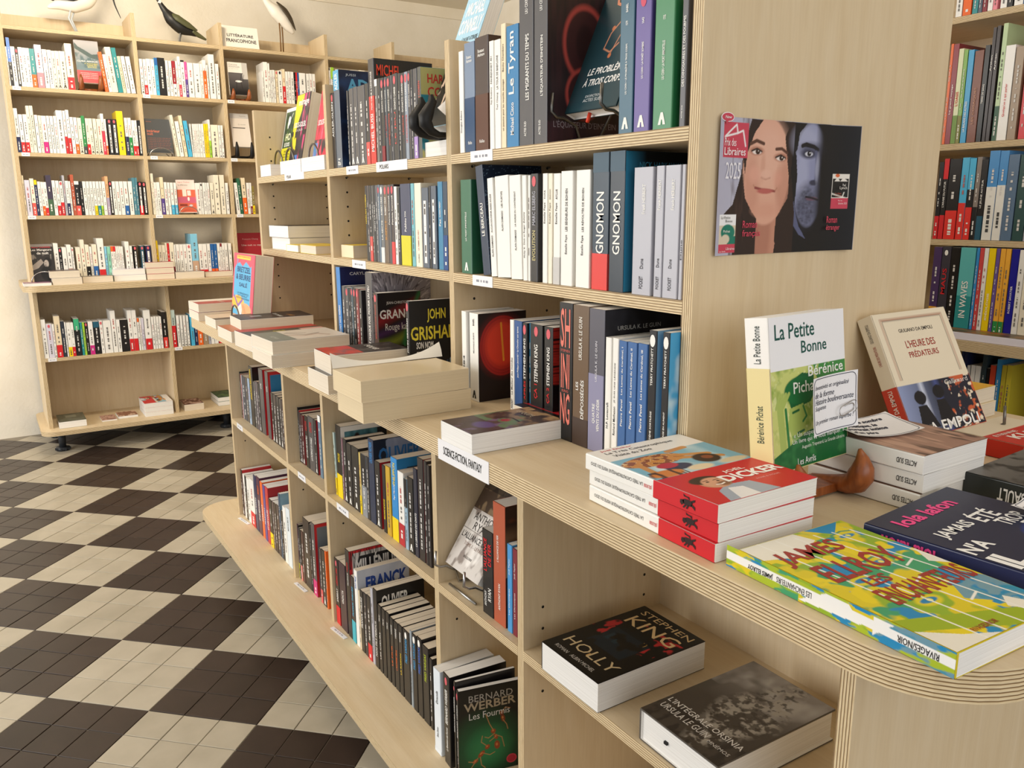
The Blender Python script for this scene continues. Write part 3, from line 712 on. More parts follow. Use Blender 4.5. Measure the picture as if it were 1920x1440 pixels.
def art_pratchett(w, h):
    a = Art(w, h, 80, '#4aa6dd'); a.cloud(4, 5, '#d7ecf5', .5, .75, 3)
    a.poly([(.1, .15), (.2, .62), (.45, .8), (.9, .75), (1, .1)], '#a97b3c'); a.cloud(9, 14, '#6d4a22', .5, .7, 5, mask=((a.V < .75) & (a.V > .12) & (a.U > .15)).astype(float), a=.8)
    a.rect(0, 0, 1, .14, '#e6e3dc'); a.poly([(.3, .82), (.3, .95), (.6, .9)], '#cf2f2a'); a.cloud(8, 10, '#8a3b22', .5, .7, 9, mask=(a.V < .13).astype(float)); return a
def art_navy(w, h): a = Art(w, h, 60, '#17213c'); a.cloud(5, 7, '#233c66', .4, .8, 8); return a
def art_stars(w, h):
    a = Art(w, h, 90, '#14233a'); r = np.random.RandomState(1); m = (r.rand(*a.U.shape) > .96).astype(float)*.6; return a.mix(m, '#8fb0cc')
def art_gnomon(w, h): a = Art(w, h, 60, '#0b1218'); a.grad('#2a7fa5', '#0b1218', 'u', 0, .3); a.rect(.3, 0, 1, 1, '#0c1216', .6); return a
def art_fur(w, h):
    a = Art(w, h, 130, '#8d8992'); r = np.random.RandomState(4)
    for k in range(240):
        u, v = r.rand(), r.rand()*.6+.4; an = math.atan2(v-.55, u-.35)+r.uniform(-.3, .3); L = r.uniform(.05, .12)
        a.line([(u, v), (u+L*math.cos(an), v+L*math.sin(an))], .012, r.choice(['#3a363f', '#c9c5cd', '#5d5963']), .8)
    a.ell(.62, .45, .12, .06, '#1d1516', .3); a.ell(.64, .45, .05, .03, '#b02a1e', .3); return a
def art_rouge(w, h):
    a = Art(w, h, 110, '#161318'); x = a.U; y = a.V
    a.mix(np.clip(1-abs(y-(.62+.25*x))/.12, 0, 1), '#7d1620'); a.mix(np.clip(1-abs(y-(.45+.2*x))/.08, 0, 1), '#3c1f4a')
    a.mix(np.clip(1-abs(y-(.32+.3*x*x))/.1, 0, 1), '#6d7a22'); a.mix(np.clip(1-abs(y-(.12+.1*x))/.12, 0, 1), '#5a5a18')
    a.mix(np.clip(1-abs(x-(.55+.45*y*y))/.09, 0, 1)*(y > .15), '#1d6b3a')
    for k in range(14):
        an = 2*math.pi*k/14; a.line([(.72+.2*math.cos(an), .16+.2/a.asp*math.sin(an)), (.72+.27*math.cos(an), .16+.27/a.asp*math.sin(an))], .05, '#15120f')
    a.ell(.72, .16, .22, .22/a.asp*1.0, '#15120f', .05); a.ell(.72, .16, .15, .15/a.asp, '#2b5c34', .1); return a
def art_son_nom(w, h):
    a = Art(w, h, 110, '#15161a'); r = np.random.RandomState(3)
    for k in range(12):
        u = .05+.08*k; hh = .12+abs(u-.35)*.35
        a.poly([(u, .02), (u+.05, .02), (u+.035+.02*k/12, hh+.02), (u+.01, hh)], ['#29476b', '#8aa6bf', '#1e3550'][k % 3])
    for k in range(8): a.line([(.35+.09*k, .0), (.55, .14)], .012, '#c9d6e0', .7)
    return a
def art_norek(w, h):
    a = Art(w, h, 90, '#172033'); a.poly([(.25, .98), (.32, .2), (1, .1), (1, 1), (.3, 1)], '#8d97ae'); a.cloud(5, 6, '#a9b0c4', .5, .8, 3, mask=(a.U > .3).astype(float)); return a
def art_tealface(w, h):
    a = Art(w, h, 90, '#33606b'); a.cloud(6, 5, '#5f97a4', .4, .8, 5); a.rect(0, 0, .08, 1, '#efeeea'); a.rect(0, .93, 1, 1, '#efeeea'); a.ell(.35, .8, .07, .1, '#2a1d18', .3); a.ell(.36, .78, .035, .05, '#9a7a68', .4); a.rect(.8, 0, 1, .93, '#171b22'); return a
def art_millenium(w, h):
    a = Art(w, h, 110, '#c9c6c2'); r = np.random.RandomState(8); a.rect(0, 0, 1, .93, '#1b1a1b'); a.rect(0, .97, 1, 1, '#c8242c'); a.rect(0, 0, .06, 1, '#c8242c')
    a.poly([(.06, .97), (.06, .3), (.2, .97)], '#cfcbc8')
    for k in range(30): u = r.rand(); a.line([(u, .99), (u+r.uniform(-.1, .1), .8)], .012, '#1b1a1b')
    return a
def art_franck(w, h): a = Art(w, h, 70, '#c3c9d6'); a.cloud(4, 3, '#dfe2ea', .4, .8, 2); return a
def art_city(w, h):
    a = Art(w, h, 90, '#30190f'); a.grad('#c79a6a', '#2d160f', 'v', .35, .85); a.cloud(5, 8, '#7d3a1e', .5, .8, 2, a=.6); a.poly([(0, 0), (0, .42), (.2, .45), (.25, .52), (.3, .44), (.55, .47), (.6, .56), (.66, .46), (1, .5), (1, 0)], '#3a2015'); return a
def art_fourmis(w, h):
    a = Art(w, h, 170, '#100f0e'); a.ell(.45, .3, .5, .34, '#14502e', .9); a.ell(.5, .3, .3, .2, '#2c7a4a', .9, a=.7)
    def ant(pts, c):
        for u, v, ru, rv, ro in pts: a.ell(u, v, ru, rv, c, .2, ro); a.ell(u-.005, v+.006, ru*.4, rv*.35, '#d98a4a', .6, ro, .6)
    ant([(.26, .16, .05, .022, .6), (.36, .23, .07, .024, .8), (.46, .3, .045, .024, .8)], '#8a3d1c')
    ant([(.62, .3, .045, .05, .1), (.6, .4, .03, .035, .4), (.56, .47, .04, .028, .5)], '#8a3d1c')
    ant([(.72, .6, .035, .045, .2), (.7, .66, .03, .03, 0)], '#6d2f18')
    for p in ([(.3, .19), (.2, .1), (.12, .04)], [(.34, .2), (.36, .1), (.42, .06)], [(.38, .24), (.5, .2), (.58, .22)], [(.24, .15), (.15, .17)], [(.44, .32), (.36, .37), (.38, .44)], [(.58, .44), (.48, .4), (.42, .42)], [(.56, .48), (.5, .56), (.44, .68)], [(.6, .42), (.7, .38), (.74, .26)], [(.6, .4), (.5, .36)], [(.7, .66), (.76, .72), (.84, .7)], [(.72, .58), (.78, .52), (.8, .46)]): a.line(p, .012, '#b07a4c', .9)
    a.ell(.86, .1, .085, .085*.62, '#c9384a', .04); a.ell(.86, .1, .068, .068*.62, '#a82436', .04); return a
COVERS.update({
 'einstein': dict(side='#231a1c', art=art_ring, texts=[("L'ÉQUATEUR D'EINSTEIN", '#8a8088', .08, .1, .95, .16, 0)], hard=False),
 'disc': dict(side='#1a0d0d', art=art_red_disc), 'scratch': dict(side='#1a1617', art=art_red_scratch),
 'vents': dict(side='#1c1b1e', art=art_black_sky, texts=[('URSULA K. LE GUIN', '#b9b7b3', .16, .855, .72, .885, .004), ('LES', '#b9b7b3', .42, .79, .49, .815, 0), ('QUATRE VENTS', '#c5c3c0', .22, .7, .86, .765, .004), ('DU DÉSIR', '#c5c3c0', .3, .62, .75, .67, .004)]),
 'prat': dict(side='#4aa6dd', art=art_pratchett), 'green': dict(side='#2c6448'), 'gnomon': dict(side='#0b1218', art=art_gnomon, texts=[('NICK HARKAWAY', '#3f93b5', .2, .88, .85, .925, .004)]),
 'stars': dict(side='#14233a', art=art_stars),
 'jussi': dict(side='#17213c', art=art_navy, texts=[('JUSSI', '#b9c3cc', .12, .935, .3, .965, .01), ('ADLER', '#5aa5cc', .14, .78, .97, .915, .03), ('OLSEN', '#5aa5cc', .12, .46, .95, .62, .03)]),
 'bussi': dict(side='#1b1a1b', texts=[('MICHEL', '#e0472f', .05, .84, .45, .945, .01), ('BUSSI', '#e0472f', .05, .71, .45, .81, .03)]),
 'hac': dict(side='#2f7f90', art=lambda w, h: Art(w, h, 60, '#b5b273').cloud(3, 4, '#2f7f90', .45, .55, 12).rect(0, .7, 1, 1, '#b5b273'), texts=[('HARLAN', '#c5342e', .14, .83, .8, .93, .02), ('COBEN', '#c5342e', .14, .68, .8, .79, .02)]),
 'ferey': dict(side='#1c2458', texts=[('CARYL FÉREY', '#e8e8ee', .18, .9, .72, .945, .02), ('ILS', '#9aa0c8', .5, .79, .75, .87, .02)]),
 'fur': dict(side='#8d8992', art=art_fur), 'rouge': dict(side='#161318', art=art_rouge, texts=[('JEAN-CHRISTOPHE', '#d8d5d0', .2, .84, .78, .885, .004), ('GRANGÉ', '#e2dfdb', .04, .66, .9, .81, .02), ('Rouge karma', '#d8d5d0', .16, .48, .86, .6, 0)]),
 'grisham': dict(side='#15161a', art=art_son_nom, texts=[('JOHN', '#d8c83a', .38, .74, .78, .9, .02), ('GRISHAM', '#d8c83a', .03, .54, 1.0, .7, .02), ('SON NOM', '#e6e5e2', .14, .44, .5, .52, .02), ('SUR LA LISTE', '#e6e5e2', .14, .33, .66, .41, .02)]),
 'norek': dict(side='#172033', art=art_norek, texts=[('OLIVIER', '#2f6fae', .1, .72, .95, .9, .03), ('NOREK', '#2f6fae', .1, .5, .95, .68, .03)]),
 'tealface': dict(side='#33606b', art=art_tealface), 'benoit': dict(side='#2a8ac8', texts=[('BENOÎT', '#e8cf2f', .24, .72, .95, .86, .03)], art=lambda w, h: Art(w, h, 40, '#2a86c4').rect(.2, .66, 1, .9, '#1a1816')),
 'mill': dict(side='#1b1a1b', art=art_millenium, texts=[('MILLÉNIUM', '#e4e1dc', .12, .74, .98, .93, .03)]), 'franck': dict(side='#c3c9d6', art=art_franck, texts=[('FRANCK', '#27489a', .16, .72, .95, .9, .04)]),
 'olivier': dict(side='#171617', texts=[('OLIVIER', '#e8e6e2', .1, .76, .66, .92, .03)]), 'redside': dict(side='#c22a30'), 'bluelid': dict(side='#c22a30', art=lambda w, h: Art(w, h, 50, '#2f7fb5').rect(0, .95, 1, 1, '#c22a30').rect(0, 0, .05, 1, '#c22a30')),
 'margot': dict(side='#a31f28', texts=[('MARGOT ET', '#e0a040', .3, .84, .9, .9, .02)]), 'bluegrey': dict(side='#7fa3b8'), 'carr': dict(side='#68737c', art=lambda w, h: Art(w, h, 50, '#6f7a84').rect(0, 0, .05, 1, '#c22a30').rect(0, .95, 1, 1, '#c22a30').rect(.4, .55, .55, .7, '#b02a30'), texts=[('CA', '#1c1c1e', .38, .76, .75, .88, .03)]),
 'fourmis': dict(side='#100f0e', art=art_fourmis, texts=[('BERNARD', '#a09a92', .17, .85, .88, .925, .0), ('WERBER', '#9d8f78', .09, .75, .93, .845, .02), ('Les Fourmis', '#c9c7c4', .17, .65, .83, .725, 0)]),
 'city': dict(side='#30190f', art=art_city), 'redbrown': dict(side='#7d2a30'), 'black': dict(side='#171617')})

E_ = (820, 0, .26042)
row(E_, 'island', Z1, XF, "163 195 370 w T=Douglas_Adams|k|.2|.42|.35; 203 275 305 bg H=Isaac|w|.855|.03|.5 H=Asimov|w|.82|.03|.56 H=folio|w|.07|.03|.4 b=#2c4a6e:.5; 278 372 262 #3d2a24 H=Isaac|w|.865|.03|.5 H=Asimov|w|.83|.03|.56 H=folio|w|.07|.03|.4 b=#5a3420:.5; 378 410 295 w T=Ray_Bradbury|#444444|.42|.58|.35 T=FAHRENHEIT_451|#444444|.61|.86|.35; 415 458 285 w T=Ted_Chiang|#444444|.36|.52|.3 T=LA_TOUR_DE_BABYLONE|#444444|.55|.86|.3; 462 496 170 e T=Becky_Chambers|k|.62|.84|.4 T=un_psaume_pour_les_recyclés_sauvages|k|.14|.56|.4; 500 585 180 #1f7ab0 T=Le_Tyran|w|.44|.95|.6 T=Michael_Cisco|w|.1|.37|.3; 590 690 -60 g T=LES_MIGRANTS_DU_TEMPS|w|.3|.73|.26|.1 T=LIU_CIXIN|w|.86|.96|.2|.05 T=ACTES_SUD|w|.06|.16|.16|-.05; 695 790 -60 g C=einstein T=L'ÉQUATEUR_D'EINSTEIN|w|.32|.72|.26|.1 T=LIU_CIXIN|w|.88|.98|.2|.05 T=ACTES_SUD|w|.06|.16|.16|-.05; 1300 1400 -60 dt a T=LIU_CIXIN_•_LE_PROBLÈME_À_TROIS_CORPS|w|.28|.64|.16 T=1579|w|.77|.8|.16 T=BABEL|w|.86|.92|.16; 1408 1520 -75 p a T=LIU_CIXIN_•_LA_FORÊT_SOMBRE|w|.38|.64|.16 T=1643|w|.77|.81|.16 c=#d0506a; 1545 1685 -80 #2f7f4c a T=LIU_CIXIN_•_LA_MORT_IMMORTELLE|w|.36|.64|.14 T=1735|w|.79|.82|.14; 1735 1782 -70 g T=DES_DINOSAURES_ET_DES_FOURMIS|w|.3|.82|.4 T=ACTES_SUD|w|.06|.16|.2",
    'upper shelf, science fiction bay', 'paperback', 'paperbacks on the upper science fiction shelf', 1.795, limit=(-1.311, -.7335))
row((820, 260, .26042), 'island', Z2, XF, "176 250 295 #2f6b50 a C=green T=LA_MORT_IMMORTELLE|w|.35|.66|.14; 332 385 175 #22344e l=7.5 C=stars T=LE_BERCEAU|w|.36|.66|.4; 390 430 285 w l=4.2 T=ALAIN_DAMASIO|k|.2|.42|.3 T=AUCUN_SOUVENIR_ASSEZ_SOLIDE|k|.45|.84|.28; 435 530 270 w l=2.6 T=ALAIN_DAMASIO|k|.46|.66|.13 T=LES_FURTIFS|k|.69|.85|.13; 533 612 265 w l=2 T=ALAIN_DAMASIO|k|.28|.48|.16 T=LA_HORDE_DU_CONTREVENT|k|.51|.85|.14; 618 648 265 w l=1.3 T=Philip_K._Dick_et_Roger_Zelazny|k|.22|.66|.4; 652 668 265 w; 672 720 252 #33302f c T=EVOLUTION|#cfc28a|.2|.48|.5 T=MARC_ELSBERG|s|.53|.84|.5; 755 790 250 w T=Estelle_Faye|k|.55|.74|.4 T=THYA|k|.77|.85|.3; 795 825 250 i T=Estelle_Faye|k|.55|.74|.4 T=ENOCH|k|.77|.86|.3; 832 880 250 w b=#c9c7c4:.25 T=Estelle_Faye|k|.55|.74|.35 T=AYLUS|k|.77|.86|.3; 885 968 232 w T=Estelle_Faye|k|.28|.45|.22 T=LES_SEIGNEURS_DE_BOHEN|k|.48|.85|.2; 992 1090 225 w T=Estelle_Faye|k|.28|.45|.2 T=LES_RÉVOLTÉS_DE_BOHEN|k|.48|.85|.18; 1108 1222 85 #2b3d4c b=#e0423c:.27 T=GNOMON|w|.27|.72|.5 h=#3f5868:.86; 1228 1335 75 #1d2a36 C=gnomon T=GNOMON|w|.27|.72|.5 h=#3f5868:.86; 1395 1530 205 s T=Frank_HERBERT|w|.64|.87|.17|.06 T=Dune|#34323a|.21|.29|.17|.02 T=POCKET|#34323a|.05|.15|.2; 1550 1608 195 s T=Frank_HERBERT|w|.67|.9|.35 T=Dune|#34323a|.23|.3|.35 T=POCKET|#34323a|.06|.16|.36; 1613 1722 190 s T=Frank_HERBERT|w|.67|.9|.2|.06 T=Dune|#34323a|.23|.3|.2|.0 T=POCKET|#34323a|.06|.16|.22; 1728 1756 185 s T=Dune|#34323a|.3|.45|.4",
    'middle shelf, science fiction bay', 'paperback', 'paperbacks on the middle science fiction shelf', Z1-T, limit=(-1.311, -.7335), setback=.006)
row((820, 530, .26042), 'island', ZCT, XF, "183 215 205 w X=.815 a T=1984|k|.3|.5|.3; 238 300 220 w a X=.82 C=disc T=BABEL|k|.86|.94|.2 T=MÉCANIQUE_CÉLESTE|k|.55|.78|.18; 525 553 268 w X=.83 T=Le_Meilleur_des_mondes|k|.2|.6|.4 T=POCKET|k|.05|.15|.5; 556 611 275 #2e5590 X=.83 T=Jean-Philippe_Jaworski_•_Le_Chevalier_aux_épines|w|.4|.94|.24; 615 645 290 k c X=.825 T=APRÈS|r|.2|.4|.5 T=STEPHEN_KING|w|.42|.84|.5; 648 664 290 #2b6f8f X=.83; 668 755 302 k c X=.825 T=ÇA_1|r|.25|.4|.3 T=STEPHEN_KING|w|.42|.8|.3; 766 830 320 k c X=.825 C=scratch T=ÇA_2|r|.24|.4|.34 T=STEPHEN_KING|w|.42|.8|.34; 872 965 128 k X=.80 H=SH|#e07a6a|.68|.28|.74 H=INI|#e07a6a|.385|.25|.66 H=NG|#e07a6a|.12|.23|.74 H=STEPHEN|#c05a50|.65|.018|.72 H=KING|#c05a50|.357|.018|.5; 968 1080 165 #6b5540 X=.80 d=.135 b=#4a3b33:.2 T=URSULA_K._LE_GUIN|#e6e2d8|.62|.92|.22 T=LES|w|.4|.46|.16|-.2 T=DÉPOSSÉDÉS|w|.2|.48|.25|.12; 1072 1190 190 #5a5862 X=.80 C=vents d=.15 b=#8e8ca8:.55 T=URSULA_K._LE_GUIN|#d0ced4|.5|.78|.14 T=QUATRE|w|.2|.34|.2|-.12 T=VENTS_DU_DÉSIR|w|.15|.38|.22|.14; 1196 1238 395 w X=.80 T=H.P._Lovecraft|k|.24|.46|.36; 1245 1287 400 w X=.80 T=Richard_Matheson|k|.2|.44|.36 T=JE_SUIS_UNE_LÉGENDE|k|.47|.8|.3; 1290 1345 420 #3f68a0 X=.80 T=Pierre_Pevel|w|.3|.52|.26 T=Les_Lames_du_Cardinal,_I|w|.56|.95|.24; 1348 1415 430 #3f68a0 X=.80 T=Pierre_Pevel|w|.3|.52|.26 T=Les_Lames_du_Cardinal,_II|w|.56|.95|.24; 1420 1488 440 #3f68a0 X=.80 T=Pierre_Pevel|w|.3|.52|.26 T=Les_Lames_du_Cardinal,_III|w|.56|.95|.24; 1495 1550 345 k X=.80 C=bluegrey c=w T=TERRY_PRATCHETT|w|.62|.88|.28 T=LE_HUITIÈME_SORTILÈGE|w|.16|.44|.28; 1590 1642 360 k X=.80 C=prat c=w T=TERRY_PRATCHETT|w|.62|.88|.28 T=PROCÉDÉ_D'UN_MAGE_EN_AUMENT|w|.1|.46|.28",
    'counter, science fiction bay', 'paperback', 'paperbacks standing on the counter, science fiction bay', Z2-T, limit=(-1.311, -.7335))
row((610, 100, .15968), 'island', Z1, XF, "98 135 465 #2a2322 c T=ADLER-OLSEN|w|.42|.88|.5; 140 205 200 sl C=jussi h=#5aa5cc:.8 T=ADLER|w|.8|.97|.5 T=EP_4|w|.03|.1|.5; 282 300 440 k a; 310 358 415 g a; 361 406 395 g a; 409 490 380 g a; 494 536 355 k b=#e05550:.28; 542 606 65 #3a3638 b=#cf4038:.65 C=bussi T=MICHEL_BUSSI|w|.12|.48|.5 T=MON_CŒUR_A_DÉMÉNAGÉ|w|.52|.88|.3; 610 640 305 #6b6a66 h=w:.92; 642 672 295 k; 675 712 290 k b=dr:.2 c T=DONATO_CARRISI|w|.6|.85|.4; 718 745 280 #3b4650 c T=DONATO_CARRISI|w|.6|.85|.4 T=LA_MAISON|#d0514a|.3|.55|.4; 748 788 270 k c T=DONATO_CARRISI|w|.6|.85|.4 T=L'HOMME_DU_LABYRINTHE|#d0514a|.2|.57|.4; 790 808 258 g; 812 870 240 #2a2a2c c T=DONATO_CARRISI|w|.6|.85|.35 T=LE_JEU|#d0514a|.2|.57|.35; 875 905 235 k; 908 948 230 #26262a c T=DONATO_CARRISI|w|.56|.88|.45 T=L'ÉCORCHÉ|#d0514a|.3|.52|.45; 950 988 218 #8d98a8 c T=DONATO_CARRISI|w|.56|.88|.45 T=LE_CHUCHOTEUR|#d0514a|.2|.52|.45; 990 1020 205 #3a3438 c T=DONATO_CARRISI|w|.6|.85|.45; 1022 1048 190 k; 1051 1096 180 g b=#a98cc8:.25; 1102 1142 160 #4d4f4a C=hac T=HARLAN_COBEN|#d0514a|.5|.85|.5",
    'upper shelf, crime bay', 'paperback', 'paperbacks on the upper crime shelf', 1.74, limit=(-1.912, -1.335), setback=.01)
row((630, 330, .13196), 'island', Z2, XF, "445 470 140 k T=HARLAN_COBEN|y|.5|.88|.6; 472 500 135 #453a3a; 500 536 135 k b=#e05550:.33; 538 562 135 #55534f; 565 590 130 k T=VIENT_LA_NUIT|w|.4|.75|.5; 592 622 130 #5d6066; 625 652 125 #5f7488 c T=SANDRINE_COLLETTE|w|.55|.85|.5; 655 702 130 #6a6f74 c=w b=#e2e2e0:.2 T=ROBERT_CRAIS|w|.62|.85|.5 T=LA_SECTE|w|.3|.55|.4; 705 760 130 #6a5a4c c T=ROBERT_CRAIS|w|.62|.85|.4 T=SUSPECT|#d99a50|.3|.55|.4; 763 802 125 g c T=Patricia_Cornwell|w|.5|.86|.45; 806 850 118 #433a3c c T=Patricia_Cornwell|w|.5|.86|.45 b=#e0484a:.28; 853 890 150 w; 896 930 165 k; 940 1080 110 #3a4260 b=#d8cf2f:.37 T=Pukhtu|w|.42|.58|.2 T=DOA|w|.6|.67|.16; 1088 1135 105 #6fb4c0; 1140 1232 100 i T=LA_FEMME_EN_VERT|#b0524a|.2|.45|.16 T=GALLIMARD|#555555|.05|.16|.16; 1240 1330 165 sl w; 1336 1366 140 k; 1370 1440 140 sl w; 1465 1532 80 #2f7fa8 T=GARIN_FEREY|w|.6|.78|.3 T=Paz|w|.5|.58|.4; 1536 1600 80 #1d3a55 b=#244a86:.4",
    'middle shelf, crime bay', 'paperback', 'paperbacks on the middle crime shelf', Z1-T, limit=(-1.912, -1.335), setback=.012)
row((620, 490, .13194), 'island', ZCT, XF, "112 190 85 #2f7fc8 C=ferey l=1.5 X=.79 d=.15 T=LÀ_OÙ_SONT_NOS_FRÈRES|w|.1|.55|.5; 200 240 350 g X=.78; 245 292 370 #4a4c50 c X=.78; 298 322 375 k X=.78; 325 352 365 #3f5560 c X=.78; 355 392 380 k c X=.78; 395 432 390 #8a3a3a c X=.78; 438 475 410 k X=.78; 538 632 140 g X=.77 d=.15 C=fur b=#e0484a:.17 T=ET_CHAQUE_FOIS,_MOURIR_UN_PEU|w|.22|.86|.34; 642 702 450 #3a2622 c X=.765 C=rouge T=JEAN-CHRISTOPHE_GRANGÉ|#d0514a|.4|.85|.34 T=GRANGÉ|w|.04|.22|.6; 1102 1142 565 k c X=.74 C=grisham T=JOHN_GRISHAM|w|.4|.8|.5",
    'counter, crime bay', 'paperback', 'paperbacks standing on the counter, crime bay', Z2-T, limit=(-1.912, -1.335), setback=.06)
KB = 'base shelf'
row((430, 670, .1319), 'island', ZS, XF, "90 115 205 k a; 118 150 230 g a P=c; 152 172 240 ru; 174 215 250 s; 217 260 270 #4a4f58; 262 295 290 #55504c; 297 322 300 #9db4cc; 326 376 130 k T=JONATHAN_KELLERMAN|y|.45|.95|.5; 380 410 345 g; 412 440 345 #5a5058; 443 466 370 k a; 470 526 165 g C=redside T=LE_LIVRE|w|.7|.78|.3; 560 604 200 g C=bluelid T=LE_LIVRE|w|.7|.78|.3; 628 660 505 k a; 662 700 530 #3a2f2c a; 703 745 560 k a; 748 776 590 #4a4442 a; 778 802 610 #3a2422; 804 818 600 w b=dr:.2",
    'base shelf, bay farthest along the aisle', 'paperback', 'crime paperbacks on the farthest base shelf', ZCT-.031, limit=(-3.045, -2.411), setback=.035, pages='c')
row((535, 750, .1181), 'island', ZS, XF, "130 165 115 k a; 170 226 165 g a C=redside; 252 286 205 #3d2a2c a; 288 322 240 #55282c a C=redside; 340 392 255 k T=CHATTAM|r|.72|.9|.5 T=LE_COMA_DES_MORTELS|w|.2|.62|.4; 396 486 270 g T=CHATTAM|r|.72|.9|.4 T=LA_PATIENCE_DU_DIABLE|w|.2|.62|.3; 490 526 315 k a C=redside; 560 602 250 #5d7a90 h=w:.9",
    'base shelf, first narrow bay', 'paperback', 'crime paperbacks on the first narrow base shelf', ZCT-.031, limit=(-2.387, -2.076), setback=.035, pages='c')
row((435, 860, .15276), 'island', ZP, XF, "115 160 135 #33201f a C=redside; 166 185 190 w; 188 208 215 k; 210 242 240 w; 246 298 255 w b=r:.3; 304 336 205 n T=MISS_MARPLE|w|.3|.6|.4; 339 381 225 pl T=MARGOT|o|.7|.85|.5 T=ET_LES_MENSONGES|w|.25|.6|.4; 385 413 285 o T=MARGOT|w|.3|.6|.5; 416 442 325 p T=MARGOT|w|.3|.6|.5; 446 481 350 #c22c34 C=margot T=MARGOT|o|.7|.85|.5 T=ET_LES_LOUPS|w|.25|.6|.5; 484 521 500 k b=y:.3; 525 546 530 #5a4a48; 549 576 550 #2c2422; 579 610 570 #463a38; 612 632 430 #35506a C=bluegrey; 634 656 640 k; 659 696 590 w; 701 746 610 #dfeaf0 T=MARCUS_MALTE|k|.62|.85|.3",
    'plinth, bay farthest along the aisle', 'paperback', 'crime paperbacks on the farthest plinth', ZS-T, limit=(-3.045, -2.411), setback=.012)
row((540, 960, .13889), 'island', ZP, XF, "66 116 160 pl b=#d8d830:.28; 120 160 175 k b=#3a3f3a:.2 h=k:.95; 163 181 215 g; 183 206 240 k b=#e88a80:.3; 210 240 260 #4a2f2a; 246 330 100 #2d2320 d=.14; 334 350 165 k; 356 406 150 g C=carr b=#cf3078:.22; 456 481 490 #3a3436 b=#e06060:.25; 485 530 515 k a; 532 548 530 o",
    'plinth, first narrow bay', 'paperback', 'crime paperbacks on the first narrow plinth', ZS-T, limit=(-2.387, -2.076), setback=.012, pages='c')
row((610, 790, .20134), 'island', ZS, XF, "60 118 110 mg b=y:.28 l=3; 122 170 40 k b=y:.33 C=tealface T=MARTIN_LUND|y|.5|.62|.4; 172 186 160 #7a5560; 188 216 165 k a; 219 262 210 k a; 266 328 240 k a; 331 347 290 #d8c070 b=y:.3; 350 396 310 #8a8f96 h=k:.5; 398 422 330 #2c2c30; 425 476 165 #1d2c4a C=norek T=OLIVIER_NOREK|#3f8fd0|.72|.97|.5; 480 526 375 k a C=redside; 547 576 410 k T=PERSONNE_NE_BOUGE|y|.2|.5|.5; 579 620 420 #caa12c; 632 690 340 #2a8cd0 b=y:.28 C=benoit T=PHILIPPON|y|.68|.94|.4 T=Papi_Mariole|w|.5|.68|.3; 693 746 470 w b=#b82a34:.3; 749 777 535 #9ab8cc h=k:.6; 781 832 525 k a; 838 872 440 #23263a T=LA_LIBRAIRIE_DES_CHATS|w|.12|.5|.5; 880 932 345 #2c2729 C=redside; 938 964 370 #2c2729; 966 990 410 #2c2729",
    'base shelf, middle wide bay', 'paperback', 'crime paperbacks on the middle base shelf', ZCT-.031, limit=(-2.052, -1.428), setback=.02, pages='c')
row((620, 1010, .25), 'island', ZP, XF, "50 78 150 #241e1e b=r:.28 c T=CÉDRIC_SIRE|r|.6|.86|.5 T=SABBAT|w|.35|.55|.4; 82 130 185 #3a2530 T=VINDICTA|w|.4|.6|.3; 136 166 85 k C=mill T=LARSSON|r|.76|.86|.3 T=MILLÉNIUM|w|.6|.74|.3; 168 195 285 #2c2628 b=#3fb0c0:.33 T=FRANCK_THILLIEZ|#4fb4dd|.4|.85|.4; 198 222 235 w C=franck T=FRANCK_THILLIEZ|#2f5fae|.76|.92|.5; 224 234 390 e; 236 260 390 k T=FRANCK_THILLIEZ|w|.4|.9|.5; 263 285 410 #26242a; 287 316 430 #1c1a1c b=r:.25; 318 336 370 s; 339 366 380 k C=olivier T=NOS_FILS_PERDUS|w|.15|.6|.4; 371 395 500 k T=TRUC|w|.76|.86|.3 T=LES_CŒURS|w|.2|.6|.3; 399 425 530 k T=TRUC|w|.76|.86|.3; 429 455 555 k T=TRUC|w|.76|.86|.3; 460 485 595 k T=VARENNE|w|.76|.9|.3 T=LE_MUR|o|.3|.6|.3; 489 520 625 k T=VARENNE|w|.76|.9|.3 T=L'HOMME_SEUL|o|.3|.6|.3; 523 551 650 k T=VARENNE|w|.76|.9|.3 T=LA_RAISON|y|.3|.6|.3; 556 604 690 #201d1e c=w T=FRED_VARGAS|#3f9fd8|.55|.88|.34; 608 622 690 #9aa4ac; 626 656 720 #201d1e c=w T=FRED_VARGAS|#3f9fd8|.55|.88|.45; 661 696 745 #201d1e c=w T=FRED_VARGAS|#3f6fd0|.55|.88|.45; 701 746 810 #201d1e T=FRED_VARGAS|#b8c830|.55|.9|.35; 752 772 900 k",
    'plinth, middle wide bay', 'paperback', 'crime paperbacks on the middle plinth', ZS-T, limit=(-2.052, -1.428), setback=.006, pages='c')
row((800, 1210, .15966), 'island', ZP, XF, "100 178 285 #e4ecf4 T=Dracula|k|.6|.75|.3 T=Bram_Stoker|k|.2|.32|.25 b=#e4ecf4:.05; 215 296 345 k r=4 c T=BERNARD_WERBER|w|.46|.84|.4 T=La_Révolution_des_Fourmis|w|.16|.42|.3; 336 358 425 k r=9 c T=BERNARD_WERBER|w|.46|.84|.6; 366 400 530 k r=13 c C=fourmis T=BERNARD_WERBER|w|.46|.84|.5 T=Les_Fourmis|w|.16|.42|.4",
    'plinth, second narrow bay', 'paperback', 'science fiction paperbacks on the second narrow plinth', ZS-T, limit=(-1.404, -1.11), setback=-.02, pages='w')
